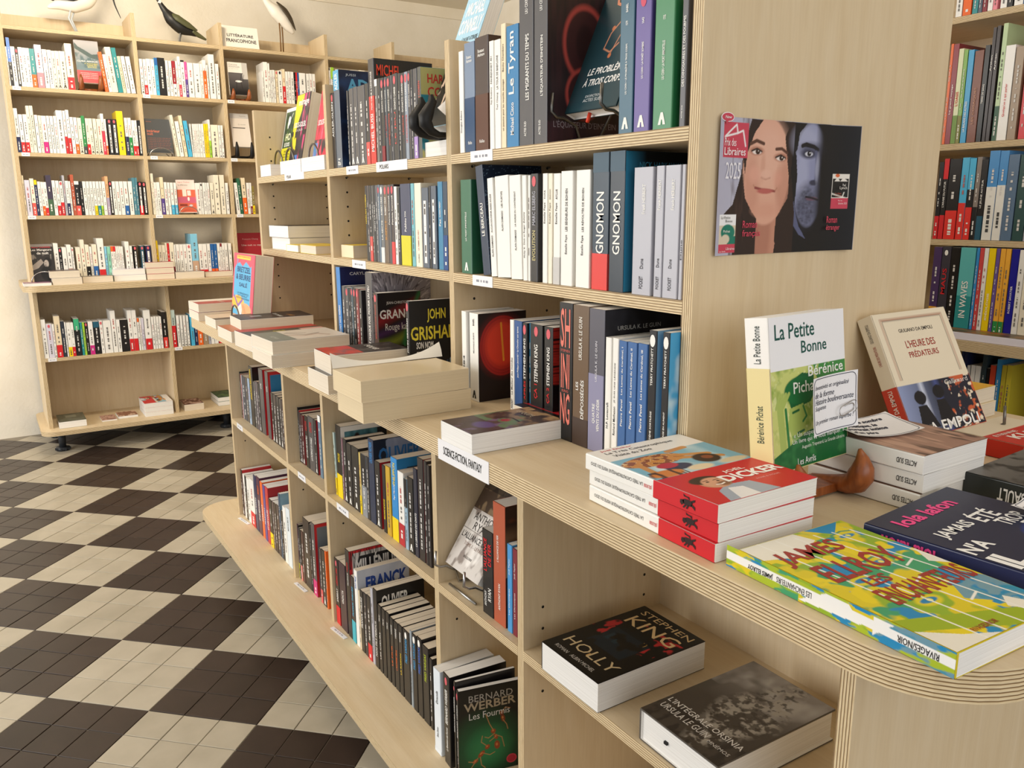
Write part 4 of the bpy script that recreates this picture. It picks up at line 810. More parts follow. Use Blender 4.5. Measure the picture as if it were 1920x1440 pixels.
row((780, 860, .25), 'island', ZS, XF, "502 580 540 k X=.735 T=L'ALLIANCE|#e0282e|.52|.9|.3|-.2 T=DE_FER|#e0282e|.6|.86|.3|.22 T=ANTHONY|w|.1|.28|.2|-.2 T=RYAN|w|.18|.33|.3|.2; 584 674 340 ru X=.735 C=city d=.12 T=L'ALLIANCE_DE_FER|w|.52|.74|.16|-.12 T=ANTHONY_RYAN|w|.12|.34|.18 ; 686 722 645 #4a9ad8 X=.735 T=Jodi_Taylor|w|.66|.84|.3 T=Les_Chroniques|w|.2|.5|.3; 726 762 680 #7d2434 X=.735 T=Jodi_Taylor|w|.66|.84|.3 T=Les_Chroniques|w|.2|.5|.3",
    'base shelf, second narrow bay', 'paperback', 'fantasy paperbacks on the second narrow base shelf', ZCT-.031, limit=(-1.404, -1.11))

# ---- comics bookcase
LIM = (-1.7, .05)
row((1700, 0, .2222), 'comics', CZ[0], XC, '410 462 -250 w; 470 542 -250 r b=o:.5; 550 596 -250 t; 600 632 -250 sl; 636 674 -250 dr; 680 722 -250 w; 725 762 -250 pk; 788 842 -250 w; 850 892 -250 k; 905 980 -250 w; 985 1040 -250 b; 1045 1100 -250 y', 'top shelf of comics bookcase', 'comic_album', 'albums on the top comics shelf', 2.18, .22, limit=LIM, word='album')
row((1700, 0, .2222), 'comics', CZ[1], XC, '295 316 370 o; 318 362 370 #8c3038 T=Le_grand_voyage|w|.3|.6|.4; 365 405 410 #d8dcb0 b=#7a9a50:.3 T=L\'OASIS|r|.4|.55|.6; 408 440 420 #7fae4a b=#8a8a50:.3; 446 492 420 #3a9fd0 T=LA_BALADE_DES_AUTRES|w|.12|.45|.4; 500 572 425 #7b4630 T=LES_COSAQUES|#c99a80|.2|.6|.3; 580 620 380 #2a2a28 T=TERRE_DE_SANG|w|.4|.6|.4; 630 657 230 #3d3432 T=Arthen|w|.62|.76|.5; 662 692 215 #3d3432 T=Arthen|w|.62|.76|.5; 712 750 195 #b9d0a0 b=#4a6a58:.3; 752 832 380 w T=Quelqu\'un_à_qui_parler|r|.25|.6|.3; 840 908 390 ta; 935 990 300 r; 995 1060 300 n; 1065 1130 320 w', 'second shelf of comics bookcase', 'comic_album', 'albums on the second comics shelf', CZ[0]-T, .24, limit=LIM, word='album')
row((1700, 280, .23606), 'comics', CZ[2], XC, '205 240 100 k b=r:.3; 243 282 75 k b=r:.3 h=r:.75 T=L\'ARABE_DU_FUTUR|w|.4|.72|.4; 285 377 75 k b=#e0342c:.36; 381 437 65 lb b=#e0342c:.45; 440 492 70 k b=#e0342c:.4 h=lb:.62; 495 532 60 #8a8078 b=k:.4; 535 582 80 k b=#2a5a70:.3 T=LE_JEUNE_ACTEUR|w|.4|.75|.4; 588 667 10 #4a90cc b=#e8e6de:.6; 670 737 10 #4a90cc b=#e8e6de:.62; 740 822 40 #5d7590; 830 915 40 #32504e; 920 990 40 s; 995 1060 40 g', 'third shelf of comics bookcase', 'comic_album', 'albums on the third comics shelf', CZ[1]-T, .24, limit=LIM, word='album')
row((1700, 280, .23606), 'comics', ZK, XC, '155 216 775 #4a3560 b=#e0a030:.3; 220 287 760 #3d3a44 c=w T=MAUS|r|.45|.75|.5; 290 357 780 k; 362 477 780 #5fb8b8 b=#2f8f90:.45 T=IN_WAVES|w|.2|.62|.45; 485 507 760 #3a8fd0; 510 541 760 #d04a4a; 544 576 780 w; 580 632 760 y T=IDÉOLOGIE|w|.2|.5|.4; 636 664 760 #6a559a; 668 707 750 #f0b040 b=G:.2; 710 748 750 #f0b040 b=G:.2; 755 812 755 #1c1c90 T=ROBERT_SAVATIER|w|.3|.6|.3; 816 862 800 w; 866 932 800 i; 936 1000 790 b', 'counter of comics bookcase', 'comic_album', 'albums standing on the comics counter', CZ[2]-T, .2, limit=LIM, word='album', setback=.0)
row((1700, 560, .2778), 'comics', ZSK, XC, '300 318 350 n; 320 340 350 n; 345 362 450 w; 370 397 450 w; 400 432 455 w; 440 470 380 #34454c; 473 492 470 k; 495 530 450 #d04a30; 535 567 410 #3a8fc8; 570 600 450 #c8b83a b=t:.5; 603 637 450 #d8c840', 'base shelf of comics bookcase', 'comic_album', 'albums on the comics base shelf', ZK-.031, .2, limit=LIM, word='album', setback=.02)

# ------------------------------------------------------------------ books lying flat
def lie(label, x, y, z, LX, LY, T_, orient='A', ang=0.0, cover='w', side=None, items=(), texts=(), art=None, pages='c', group='books lying on the island counter', kind='paperback', back=None, hard=False, cat='book', near=True):
    if x < 2 and y < 4:
        q = SB if abs(z-ZS) < .01 else SCT if z < ZCT+.15 else SU; z0 = ZS if q == SB else ZCT if q == SCT else Z2 if z < Z1-.05 else Z1
        x, y, LX, LY, T_, z = x*q, y*q, LX*q, LY*q, T_*q, z0+(z-z0)*q
    c, s_ = math.cos(math.radians(ang)), math.sin(math.radians(ang)); ux, uy = np.array((c, s_, 0)), np.array((-s_, c, 0)); up = np.array((0, 0, 1.0)); o = np.array((x, y, z+T_/2+.0006))
    if orient == 'A': org, ey, ez, W, h = o+uy*LY, -uy, ux, LY, LX
    elif orient == 'S': org, ey, ez, W, h = o, ux, uy, LX, LY
    elif orient == 'N': org, ey, ez, W, h = o+ux*LX, uy, -ux, LY, LX
    else: org, ey, ez, W, h = o+ux*LX+uy*LY, -ux, -uy, LX, LY
    if callable(art): art = art(W*.992, h*.992)
    return book(kind, label, group, frame(org, up, ey, ez), T_, W, h, cover, items, side=side, pages=pages, texts=texts, art=art, near=near, hard=hard, back=back, cat=cat)
def blotch(bgc, *cols, n=70, seed=1, rects=()):
    def f(w, h):
        a = Art(w, h, n, bgc)
        for k, c in enumerate(cols): a.cloud(4, 6, c, .48, .62, seed+k, a=.85)
        for r in rects: a.rect(*r)
        return a
    return f

# island counter, far end to near end
lie('red and cream covered paperback, upper of two at the far corner of the island counter', .632, 3.04, ZCT+.0306, .21, .15, .029, 'A', 1, 'w', side='i', art=blotch('#e9e2d6', rects=((0, .0, 1, 1, '#e9e2d6'), (.45, 0, 1, 1, '#b3413c'))), texts=[('LES VENTS', '#e9d9c8', .5, .4, .95, .46, .01)])
lie('white paged paperback, lower of two at the far corner of the island counter', .63, 3.04, ZCT, .21, .155, .029, 'A', 0, 'w', side='r')
lie('red and yellow covered paperback lying behind the seaside book on display', .87, 3.02, ZCT, .1, .16, .055, 'A', 0, 'w', side='r', art=blotch('#c23c38', rects=((0, .4, .4, 1, '#e2c04a'),)))
lie('cream paperback with brown lettered head lying before the seaside book', .632, 2.80, ZCT, .175, .15, .03, 'A', 0, 'w', side='e', art=blotch('#e2cdb4', rects=((.7, 0, 1, 1, '#5a4a42'),)), texts=[('FRANÇOISE', '#e9e2d6', .74, .3, .96, .8, .01)])
lie('white paged paperback carrying a dark paperback on the island counter', .60, 2.47, ZCT, .215, .165, .033, 'A', 0, 'w', side='ru', art=blotch('#b56a48'))
lie('dark brown paperback with orange lettering lying on a white paged one', .634, 2.487, ZCT+.0336, .222, .145, .03, 'A', -2, 'w', side='#38302f', art=blotch('#3a3230', '#4a403e', rects=((.4, .2, .6, .35, '#9aa0a8'),)), texts=[('LA NUIT', '#d8a060', .55, .7, .9, .76, .01), ('DES OMBRES', '#e0dcd6', .25, .55, .9, .6, .01)])
lie('paperback with dark and red cover wedged behind the tall pale stack', .606, 2.275, ZCT, .235, .15, .043, 'A', 3, 'w', side='#46443a', art=blotch('#4a463c', '#5c564a', rects=((0, 0, .35, 1, '#b8392f'), (.5, .7, 1, 1, '#d9a9a0'))), texts=[('CENDRES', '#d8c85a', .55, .35, .8, .5, .01)])
lie('thick paperback with grey green corner on its pale cover, upper of two', .583, 2.003, ZCT+.0336, .205, .165, .033, 'A', 2, 'w', side='#d8d0c4', art=lambda w, h: Art(w, h, 90, '#d6ccc0').rect(0, 0, 1, .32, '#7d837c').line([(.3, .35), (.6, .55), (.5, .75)], .03, '#3a3330').line([(.5, .3), (.7, .5), (.6, .7), (.8, .8)], .03, '#8a5a40').line([(.2, .4), (.4, .6)], .02, '#3a3330'), texts=[('ROMAN', '#c9cbc4', .5, .1, .8, .16, 0)])
lie('thick white paged paperback, lower of two under the pale cover', .578, 2.0, ZCT, .21, .17, .033, 'A', 0, 'w', side='i')
lie('thick paperback with red and black cover, upper of two beside the crime bay', .60, 1.645, ZCT+.0412, .18, .112, .041, 'A', -2, 'w', side='#22201f', art=lambda w, h: Art(w, h, 90, '#242220').rect(0, 0, 1, .42, '#c0342c').cloud(5, 5, '#d97a5a', .5, .7, 3, mask=None, a=.25).rect(.0, .42, 1, 1, '#242220').cloud(6, 8, '#5a5552', .55, .7, 6, a=.6), texts=[('POLAR', '#d9d4d0', .2, .6, .8, .68, .02)])
lie('thick white paged paperback, lower of two beside the crime bay', .59, 1.64, ZCT, .185, .125, .041, 'A', 0, 'w', side='k')
tb = lie('very thick cream book with blank top and curled cover, upper of two', .552, 1.365, ZCT+.0412, .225, .14, .04, 'A', 0, 'e', side='#d9c6a4', pages='t')
mb = MB(); n = 24; cv = []
for k in range(n+1):
    q = k/n; z = .225*q; lift = .004+.03*(1-math.sin(math.pi*min(1, q*.9+.05)))**1.5
    cv.append((.02, .0, z, lift))
for off in (0.0, .0008):
    vv = [p for x_, y_, z_, l_ in cv for p in ((.02, off, z_), (.02+l_*.5, off-.004, z_), (.02+l_, off-.012, z_))]
    mb.add(vv, [[3*k+q, 3*k+q+1, 3*k+q+4, 3*k+q+3] for k in range(n) for q in (0, 1)], flat('#efeadf'), smooth=True)
o = mb.build('curled_cover', tb)
lie('very thick cream book overhanging the counter edge, lower of two', .556, 1.37, ZCT, .226, .132, .04, 'A', -1, 'e', side='#d9c6a4', pages='t')
def art_fantasy(w, h):
    a = Art(w, h, 110, '#5d5550'); a.grad('#4a3a38', '#b08f68', 'v', .35, 1); a.cloud(5, 8, '#3f3231', .45, .65, 2); a.cloud(6, 9, '#6d5a78', .58, .7, 5, mask=((a.V < .5) & (a.U > .3)).astype(float)); a.cloud(5, 7, '#5f7a58', .55, .7, 9, mask=((a.V > .35) & (a.V < .75)).astype(float)); a.ell(.55, .52, .08, .05, '#9a3040', .4); a.ell(.6, .26, .2, .1, '#5a4a7c', .4); a.line([(.3, .5), (.5, .62), (.75, .6)], .04, '#2a2220'); return a
lie('paperback with painted fantasy scene lying by the science fiction label', .626, 1.094, ZCT, .178, .108, .033, 'A', -1, 'w', side='#4a3f3a', art=art_fantasy, texts=[('LA QUÊTE', '#c9bda8', .15, .78, .6, .86, 0)], pages='w')
lie('pocket book with red slogan band lying beside the red disc book', .80, 1.10, ZCT, .1, .14, .03, 'A', 0, 'w', side='k', art=lambda w, h: Art(w, h, 50, '#1a1414').rect(0, .2, 1, .8, '#b02028'), texts=[("JUSQU'À LA FIN", '#efe9e4', .15, .4, .9, .55, .01)])

# the zoo novels, three in a stack
def art_zoo(w, h):
    a = Art(w, h, 220, '#eae6e0'); pm = ((a.V > .42) & (a.V < .79)).astype(float)
    a.rect(0, .42, 1, .79, '#7fb3c8'); a.cloud(4, 3, '#cfe0e2', .45, .8, 2, mask=pm)
    body = np.clip((1-np.sqrt(((a.U-.3)/.3)**2+((a.V-.68)/.085)**2))/.1+.5, 0, 1)*pm
    a.mix(body, '#c98a3e'); nz = a.noise(26, 40, 3, 1); a.mix(body*(nz > .52), '#8d4f22'); a.mix(np.clip((.025-abs(nz-.5))/.02, 0, 1)*body, '#f0d9a6')
    for p in ([(.5, .7), (.8, .62)], [(.45, .66), (.85, .55)], [(.12, .66), (.1, .5)], [(.55, .76), (.75, .78)]): a.line(p, .06, '#c98a3e', .95)
    a.ell(.36, .53, .13, .05, '#2c3350', .2); a.ell(.3, .57, .1, .04, '#b8323a', .2); a.ell(.7, .56, .12, .075, '#33221c', .2); a.ell(.72, .57, .05, .03, '#8a4a2c', .3)
    a.ell(.17, .47, .16, .05, '#d07f35', .2); a.cloud(20, 6, '#3a2416', .5, .6, 8, mask=((a.U < .34) & (a.V < .52) & (a.V > .42)).astype(float), a=.9)
    a.ell(.5, .46, .12, .04, '#e4d2b0', .3); a.ell(.85, .46, .14, .035, '#d8c9a8', .3)
    a.rect(0, 0, 1, .42, '#c9252d')
    a.poly([(.12, 0), (.2, .13), (.34, .18), (.55, .16), (.62, 0)], '#9fa9b8'); a.poly([(.22, 0), (.3, .14), (.42, .12), (.42, 0)], '#e6e5e6')
    a.ell(.31, .24, .13, .082, '#c99474', .1); a.ell(.28, .285, .135, .055, '#33241c', .15); a.ell(.325, .235, .115, .07, '#d3a082', .15); a.ell(.36, .2, .06, .03, '#8a6248', .5)
    for u, v in ((.27, .255), (.36, .245)): a.ell(u, v, .016, .007, '#33231c', .3); a.line([(u-.025, v+.018), (u+.025, v+.02)], .008, '#33231c')
    a.line([(.29, .205), (.33, .198), (.37, .207)], .014, '#f3ece6'); return a
ZT = [('JOËL', '#f3efe8', .52, .3, .74, .345, .02), ('DICKER', '#f5f2ee', .4, .2, .99, .29, .035), ('ROSIE & WOLFE', '#e8b0b0', .62, .15, .86, .165, 0), ('Joël Dicker', '#c9252d', .1, .945, .42, .972, .006), ('La Très Catastrophique', '#4a4644', .1, .89, .8, .93, .008), ('Visite du Zoo', '#4a4644', .12, .84, .5, .875, .008)]
def zoo_items(f): return [('band', '#cf222b', 0.0, f), ('text', 'LA TRÈS CATASTROPHIQUE VISITE DU ZOO', '#3a3838', .52, .95, .3, 0.0, .006), ('text', 'JOËL DICKER', '#c9252d', f+.01, f+.07, .3, 0.0, .02)]
def lion(root, T_, f):
    mb = MB(); k = flat('#2a1414'); z = .235*f*.42
    for p in ([(-.003, -.007), (.002, -.008), (.0035, -.002), (.003, .004), (.0005, .007), (-.003, .004), (-.0035, -.002)], [(-.002, .004), (.002, .005), (.001, .010), (-.0025, .0105), (-.005, .008), (-.0035, .006)],
              [(-.003, .003), (-.0065, .006), (-.0075, .0045), (-.0035, .0005)], [(-.003, -.001), (-.0068, .0012), (-.0075, -.0005), (-.003, -.003)], [(-.002, -.006), (-.0045, -.010), (-.0062, -.012), (-.0022, -.0118), (.0, -.007)], [(.001, -.007), (.0035, -.0115), (.006, -.0115), (.0035, -.006)], [(.003, -.004), (.0065, -.003), (.0068, .003), (.0085, .006), (.0055, .005), (.0052, -.0008)]):
        mb.add([(x, -.0009, z+y) for x, y in p], [list(range(len(p)))], k)
    mb.build('emblem', root)
for k, (f, dx, da, nm) in enumerate(((.40, -.002, -2.2, 'lowest'), (.42, .002, -1.2, 'middle'), (.44, 0, 0, 'top'))):
    r = lie(f'white and red zoo novel, {nm} of three stacked on the counter corner', .646+dx, .59, ZCT+.0226*k, .168-.009*(k < 2), .235, .022, 'S', da, 'w', side='w', items=zoo_items(f), texts=ZT, art=art_zoo if k == 2 else None, pages='w', group='zoo novels in a stack', kind='paperback')
    lion(r, .022, f)

def art_ellroy(w, h):
    a = Art(w, h, 240, '#d8c41f'); a.cloud(4, 6, '#8fae2a', .46, .52, 2); a.cloud(4, 6, '#3f9a6a', .56, .6, 3); a.cloud(5, 7, '#1f86b8', .6, .63, 8); a.cloud(7, 9, '#e3cd1c', .6, .64, 12)
    for u, v in ((.8, .86), (.62, .6), (.3, .52), (.75, .32), (.4, .28), (.85, .12)):
        a.ell(u, v, .1, .04, '#d9c921', .3); a.ell(u, v, .07, .018, '#1f7fb0', .3); a.ell(u+.01, v, .02, .012, '#e8e06a', .3); a.line([(u-.1, v+.035), (u+.02, v+.05), (u+.1, v+.035)], .018, '#2a8a70', .9)
    a.poly([(0, .86), (0, 1), (.5, 1), (.55, .9), (.28, .8)], '#e9e4d6'); a.poly([(.6, 1), (.75, .9), (.95, 1)], '#1f86b8')
    a.poly([(0, .16), (.55, .0), (1, 0), (1, .02), (.0, .25)], '#98ad1f'); a.poly([(0, 0), (0, .16), (.2, .06), (.4, 0)], '#e9e4d6')
    a.poly([(.86, .45), (1, .3), (1, 0), (.9, .05), (.6, .22)], '#1f86b8', .8); a.poly([(1, .62), (.9, .5), (1, .44)], '#e9e4d6'); a.poly([(.72, .1), (.82, .16), (.9, .06), (.82, .02)], '#e9e4d6')
    for k in range(6): a.line([(.16+.15*k, 1.0-.02*k), (.28+.17*k, -.05)], .014, '#efece2')
    for p in ([(.55, .4), (.66, .43)], [(.72, .52), (.84, .55)], [(.62, .2), (.74, .23)]): a.line(p, .016, '#efece2')
    return a
def art_ell_spine(w, h):
    a = Art(w, h, 24, '#d8c41f'); a.ny = a.ny; a.rect(0, .62, 1, .85, '#3f9a6a'); a.cloud(2, 10, '#8fae2a', .5, .55, 3); a.cloud(2, 8, '#1f86b8', .58, .6, 7); a.rect(0, .0, 1, .3, '#1f86b8', .8); a.cloud(3, 8, '#a7ba2a', .5, .56, 5)
    a.rect(.36, 0, .72, 1, '#f0efec'); a.poly([(.3, .34), (.9, .4), (.9, .5), (.1, .62)], '#f0efec'); a.poly([(.1, .3), (.9, .22), (.9, .3)], '#f0efec'); return a
e = lie('yellow green and blue thriller with dark red lettering on the rounded counter end', .640, .318, ZCT, .165, .245, .024, 'S', -2.5, '#d8c41f', art=art_ellroy, pages='w',
    items=[('text', 'JAMES ELLROY', '#1d1c1c', .8, .94, .28, 0.0, .02), ('text', 'LES ENCHANTEURS', '#1d1c1c', .6, .78, .26, 0.0, .0), ('text', 'RIVAGES/NOIR', '#1d1c1c', .06, .22, .28, 0.0, .006)],
    texts=[('JAMES', '#9c3228', .07, .73, .64, .88, .022, .1), ('ELLROY', '#9c3228', .14, .55, .84, .71, .022, .1), ('LES', '#9c3228', .28, .46, .48, .53, .022, .1), ('ENCHANTEURS', '#9c3228', .2, .31, .98, .44, .022, .1), ('RIVAGES/NOIR', '#9c3228', .28, .05, .5, .075, .01)], group=None)
art_ell_spine(.0225, .244).build('spine_picture', e, (-.01125, -.0003, .0005), (1, 0, 0), (0, 0, 1))

def handwriting(mb, o, U, V, wd, lines, col, seed, lh):
    r = random.Random(seed); o, U, V = (np.array(a, float) for a in (o, U, V)); N = np.cross(U, V)
    for k, L in enumerate(lines):
        mb.text(L, o-V*lh*k, U, V, wd*min(1, .046*len(L)), lh*.62, col, 0.0, .35)
def note(name, label, pts_uv, M, lines, seed=1, fs=1.0, bold=.0):
    """bookseller's card written in blue-black ink; frame: x across, y up, z out of the card"""
    w_, h_ = pts_uv; mb = MB(); n = 10; P = flat('#f1f0f3', .6)
    def zz(u, v): return .006*(u/w_-.5)**2*4+.004*(v/h_)**2
    for i in range(n):
        for j in range(n):
            c = [(w_*(i+a)/n, h_*(j+b)/n) for a, b in ((0, 0), (1, 0), (1, 1), (0, 1))]; mb.quad(*[(u, v, zz(u, v)) for u, v in c], P)
    t = thing(name, label, 'note', M); mb.build('card', t)
    q = MB(); ink_ = flat('#2a3048'); y = h_*.86
    for L in lines:
        p, f, asp = textmesh(L, bold, .35); ww = min(w_*.86, h_*.09*asp*fs); hh = h_*.1*fs
        vv = [(w_*.07+a*ww, y-hh+b*hh) for a, b in p]; q.add([(u, v, zz(u, v)+.0005) for u, v in vv], f, ink_); y -= h_*.12*fs
    bd = rounded(w_*.03, w_*.97, h_*.03, h_*.97, min(w_, h_)*.1, 6)
    for i in range(len(bd)):
        a, b = bd[i], bd[(i+1) % len(bd)]; d = np.array(b)-np.array(a); L = np.linalg.norm(d)
        if L < 1e-6: continue
        nn = np.array((-d[1], d[0]))/L*.0004; m = max(1, int(L/.01))
        for s_ in range(m):
            p0, p1 = np.array(a)+d*s_/m, np.array(a)+d*(s_+1)/m
            q.add([(*(p0-nn), zz(*p0)+.0005), (*(p1-nn), zz(*p1)+.0005), (*(p1+nn), zz(*p1)+.0005), (*(p0+nn), zz(*p0)+.0005)], [[0, 1, 2, 3]], ink_)
    q.build('handwriting', t); return t
def paper_clip(parent, o, U, V, L):
    mb = MB(); o, U, V = (np.array(a, float) for a in (o, U, V)); w_ = L*.22
    path = []
    for cx, r, a0, a1 in ((L*.8, w_, -90, 90), (L*.15, w_*.8, 90, 270), (L*.7, w_*.6, -90, 90)):
        path += [o+U*(cx+r*math.cos(math.radians(a0+(a1-a0)*k/8)))+V*(r*math.sin(math.radians(a0+(a1-a0)*k/8))) for k in range(9)]
    path.append(o+U*L*.3+V*w_*.6)
    mb.tube(path, .0006, STEEL, 6); return mb.build('paper_clip', parent)

lie('navy blue novel with pink and white lettering, card on top, near counter edge', .836, .312, ZCT, .2, .215, .03, 'S', 5, '#20264c', pages='w', art=lambda w, h: Art(w, h, 110, '#20253f').ell(.72, .34, .2, .12, '#2f4494', .3).ell(.7, .28, .15, .05, '#26377c', .4).ell(.75, .4, .1, .04, '#3a52a8', .5), items=[('text', 'lola lafon', '#e8468a', .62, .9, .6, 0.0, .03)], group='books on the near counter end',
    texts=[('lola lafon', '#ee4a8e', .12, .82, .74, .92, .03), ('JAMAIS', '#f1f0ee', .12, .6, .48, .7, .02), ('ÉTÉ', '#f1f0ee', .54, .6, .76, .73, .02), ('TROP', '#f1f0ee', .6, .5, .86, .59, .02), ('TARD', '#f1f0ee', .7, .4, .97, .49, .02), ("N'A", '#f1f0ee', .02, .44, .26, .54, .03), ('IL', '#f1f0ee', .02, .24, .18, .4, .05)])
note('note_card', 'white handwritten card curling on the navy blue novel', (.085, .066), frame((.985*SCT, .375*SCT, ZCT+.033), (.98, .15, .1), (-.15, .985, 0), (-.1, 0, 1)), ['Du chroniques', 'graves et', 'sensibles'], 3, 1.6, .03)
for k, nm in enumerate(('lowest', 'middle', 'top')):
    lie(f'white spined novel with brown landscape cover, {nm} of three stacked behind the wooden stand', .972+.004*(k == 1), .552, ZCT+.0256*k, .15, .165, .025, 'S', 2-k, 'w', side='#8a6a58', pages='w', group='landscape novels in a stack', items=[('text', 'ACTES SUD', '#2a2828', .05, .22, .3, 0.0, .01)],
        art=(lambda w, h: Art(w, h, 110, '#8d6f60').grad('#a37d6c', '#4a403c', 'v', .4, .9).cloud(14, 3, '#5d4338', .5, .65, 3).cloud(10, 2, '#c29a86', .58, .7, 6)) if k == 2 else None)
note('note_card', 'white handwritten card lying on the landscape novels', (.107, .07), frame((.962*SCT, .64*SCT, ZCT+.0745), (.97, -.24, 0), (.24, .97, 0.02), (0, -.02, 1)), ['Une plume sombre', 'et poétique, le', 'portrait intime', "d'un père"], 5, 1.6, .035)
lie('dark grey wintry thriller at the right edge of the counter', 1.085, .44, ZCT, .22, .115, .036, 'S', 3, '#232826', side='#4a4a48', pages='w', art=lambda w, h: Art(w, h, 90, '#55534f').grad('#3c3b39', '#6d6a66', 'v', .1, .9).cloud(12, 5, '#2d2c2b', .52, .65, 4), items=[('text', 'BERDSSAULT', '#ecebe8', .05, .62, .5, 0.0, .02)], group='books on the near counter end')
lie('white paperback half under the navy novel, right counter edge', 1.048, .318, ZCT, .2, .105, .016, 'S', 2, 'w', pages='w', group='books on the near counter end')
for k, (x, y, z, LX, LY, T_, lab, band, bt, ang) in enumerate(((1.30, .585, 0, .16, .115, .028, 'cream novel with broad red band, front right of the counter', '#c8301f', 'ÉTIENNE KLEIN', 0), (1.435, .76, 0, .14, .17, .028, 'cream novel under another cream novel by the comics', None, '', 3), (1.436, .765, .0286, .135, .165, .028, 'cream novel with red title and yellow band, topmost by the comics', '#e8b020', '', 2))):
    lie(lab, x, y, ZCT+z, LX, LY, T_, 'S', ang, 'e', pages='c', group='cream novels on the right counter', items=[('band', band, 0.0, .5)] if band and k == 0 else [], art=(lambda w, h, b=band, k=k: Art(w, h, 60, '#e3d6bc').rect(0.0 if k == 0 else .45, 0, 1, .55, b)) if band else None,
        texts=[('ÉTIENNE', '#f1e9e0', .1, .42, .5, .5, .01), ('KLEIN', '#f1e9e0', .2, .2, .9, .38, .03)] if k == 0 else [("L'IMPOSSIBLE", '#b0453a', .15, .72, .8, .78, .01), ('RETOUR', '#b0453a', .25, .63, .7, .69, .01)])

# base shelf in the near bay
def art_holly(w, h):
    a = Art(w, h, 170, '#12110f'); m = (a.V > .35).astype(float)
    a.cloud(6, 7, '#b32a2c', .52, .58, 4, mask=((a.V > .42) & (a.V < .8) & ((a.U < .42) | (a.U > .62))).astype(float)); a.poly([(.22, .62), (.5, .74), (.78, .62), (.78, .3), (.22, .3)], '#16222a'); a.poly([(.16, .6), (.5, .78), (.84, .6)], '#0f1518')
    for u in (.3, .42, .58): a.rect(u, .42, u+.07, .52, '#1f333b')
    a.rect(.66, .56, .72, .61, '#e0b45a'); a.rect(.685, .56, .69, .61, '#12110f'); a.rect(.5, .15, .53, .19, '#d8a860'); a.cloud(9, 9, '#12110f', .55, .6, 11); return a
lie('black horror novel with gold lettering and red leaves on the near base shelf', .714, .874, ZS, .228, .15, .05, 'A', 0, 'k', side='k', art=art_holly, pages='w', group='books lying on the near base shelf', texts=[('STEPHEN', '#d8b884', .12, .88, .92, .95, .0), ('KING', '#d8b884', .14, .7, .9, .84, .005), ('HOLLY', '#cbb48a', .1, .14, .92, .25, .0), ('ROMAN   ALBIN MICHEL', '#c9c4ba', .14, .05, .8, .085, 0)])
def art_orsinia(w, h):
    a = Art(w, h, 170, '#5f574e'); a.grad('#4a423a', '#8a827a', 'v', .45, 1); a.cloud(4, 4, '#a9a39b', .5, .75, 3, mask=(a.V > .6).astype(float)); a.cloud(3, 5, '#4d473f', .45, .7, 7, mask=((a.U < .5)).astype(float), a=.8)
    m = np.clip((.34-np.abs(a.U-.62)*.9-(np.abs(a.V-.5))*.45)/.1, 0, 1); a.cloud(16, 26, '#a39b8e', .45, .6, 5, mask=m); a.cloud(22, 34, '#3d362f', .55, .62, 9, mask=m, a=.8); a.cloud(12, 10, '#2f2a26', .5, .62, 12, mask=(a.V < .22).astype(float), a=.7); return a
r = lie('grey hardback with castle ruins under clear wrap, front of the near base shelf', .724, .64, ZS, .235, .153, .05, 'A', -1, '#5a5550', side='#6a645c', art=art_orsinia, pages='w', group='books lying on the near base shelf', kind='hardback', hard=True, texts=[("L'INTÉGRALE ORSINIA", '#e3ddd4', .04, .2, .96, .26, .008), ('URSULA LE GUIN', '#d9d3ca', .06, .12, .66, .175, .008), ('MNÉMOS', '#cfc9c0', .7, .105, .95, .14, .005)])
MB().box(-.002, .002, .05, .056, -.0002, .004, BLACK).build('ink_mark', r)

# lying books in the crime bay and the small bay
lie('cream paged paperback with curled yellow cover lying on the middle crime shelf', .735, 1.826, Z2, .15, .075, .03, 'S', 0, 'e', back='y', side='y', pages='c', group='books lying on the island shelves')
lie('thick white paged book lying under the tilted thriller display', .735, 1.342, Z1, .2, .17, .028, 'R', 0, 'w', pages='w', group='books lying on the island shelves')
lie('thick grey paged paperback, upper of two on the small bay shelf', .735, 2.3, Z2+.0346, .2, .17, .034, 'A', 1, 'k', pages='w', group='books lying on the island shelves')
lie('thick white paged paperback, lower of two on the small bay shelf', .738, 2.3, Z2, .2, .165, .034, 'A', 0, 'w', pages='w', group='books lying on the island shelves')
lie('small yellow backed paperback lying before the thick grey paged pair', .724, 2.19, Z2, .11, .1, .019, 'A', 0, 'y', pages='w', group='books lying on the island shelves')
lie('small yellow backed paperback lying nearest the upright in the small bay', .724, 2.05, Z2, .11, .12, .022, 'A', 0, 'y', pages='c', group='books lying on the island shelves')
lie('slim white paperback lying at the far front of the small bay top shelf', .7215, 2.38, Z1, .052, .1, .032, 'R', 0, 'w', side='y', pages='w', group='books lying on the island shelves')
lie('white paged book lying across the small bay top shelf, beside the upright', .7215, 1.95, Z1, .052, .168, .034, 'R', 0, 'w', pages='w', group='books lying on the island shelves')
lie('white paged book lying across the small bay top shelf, before the black and yellow thriller', .7215, 2.122, Z1, .052, .17, .034, 'R', 0, 'w', pages='w', group='books lying on the island shelves')

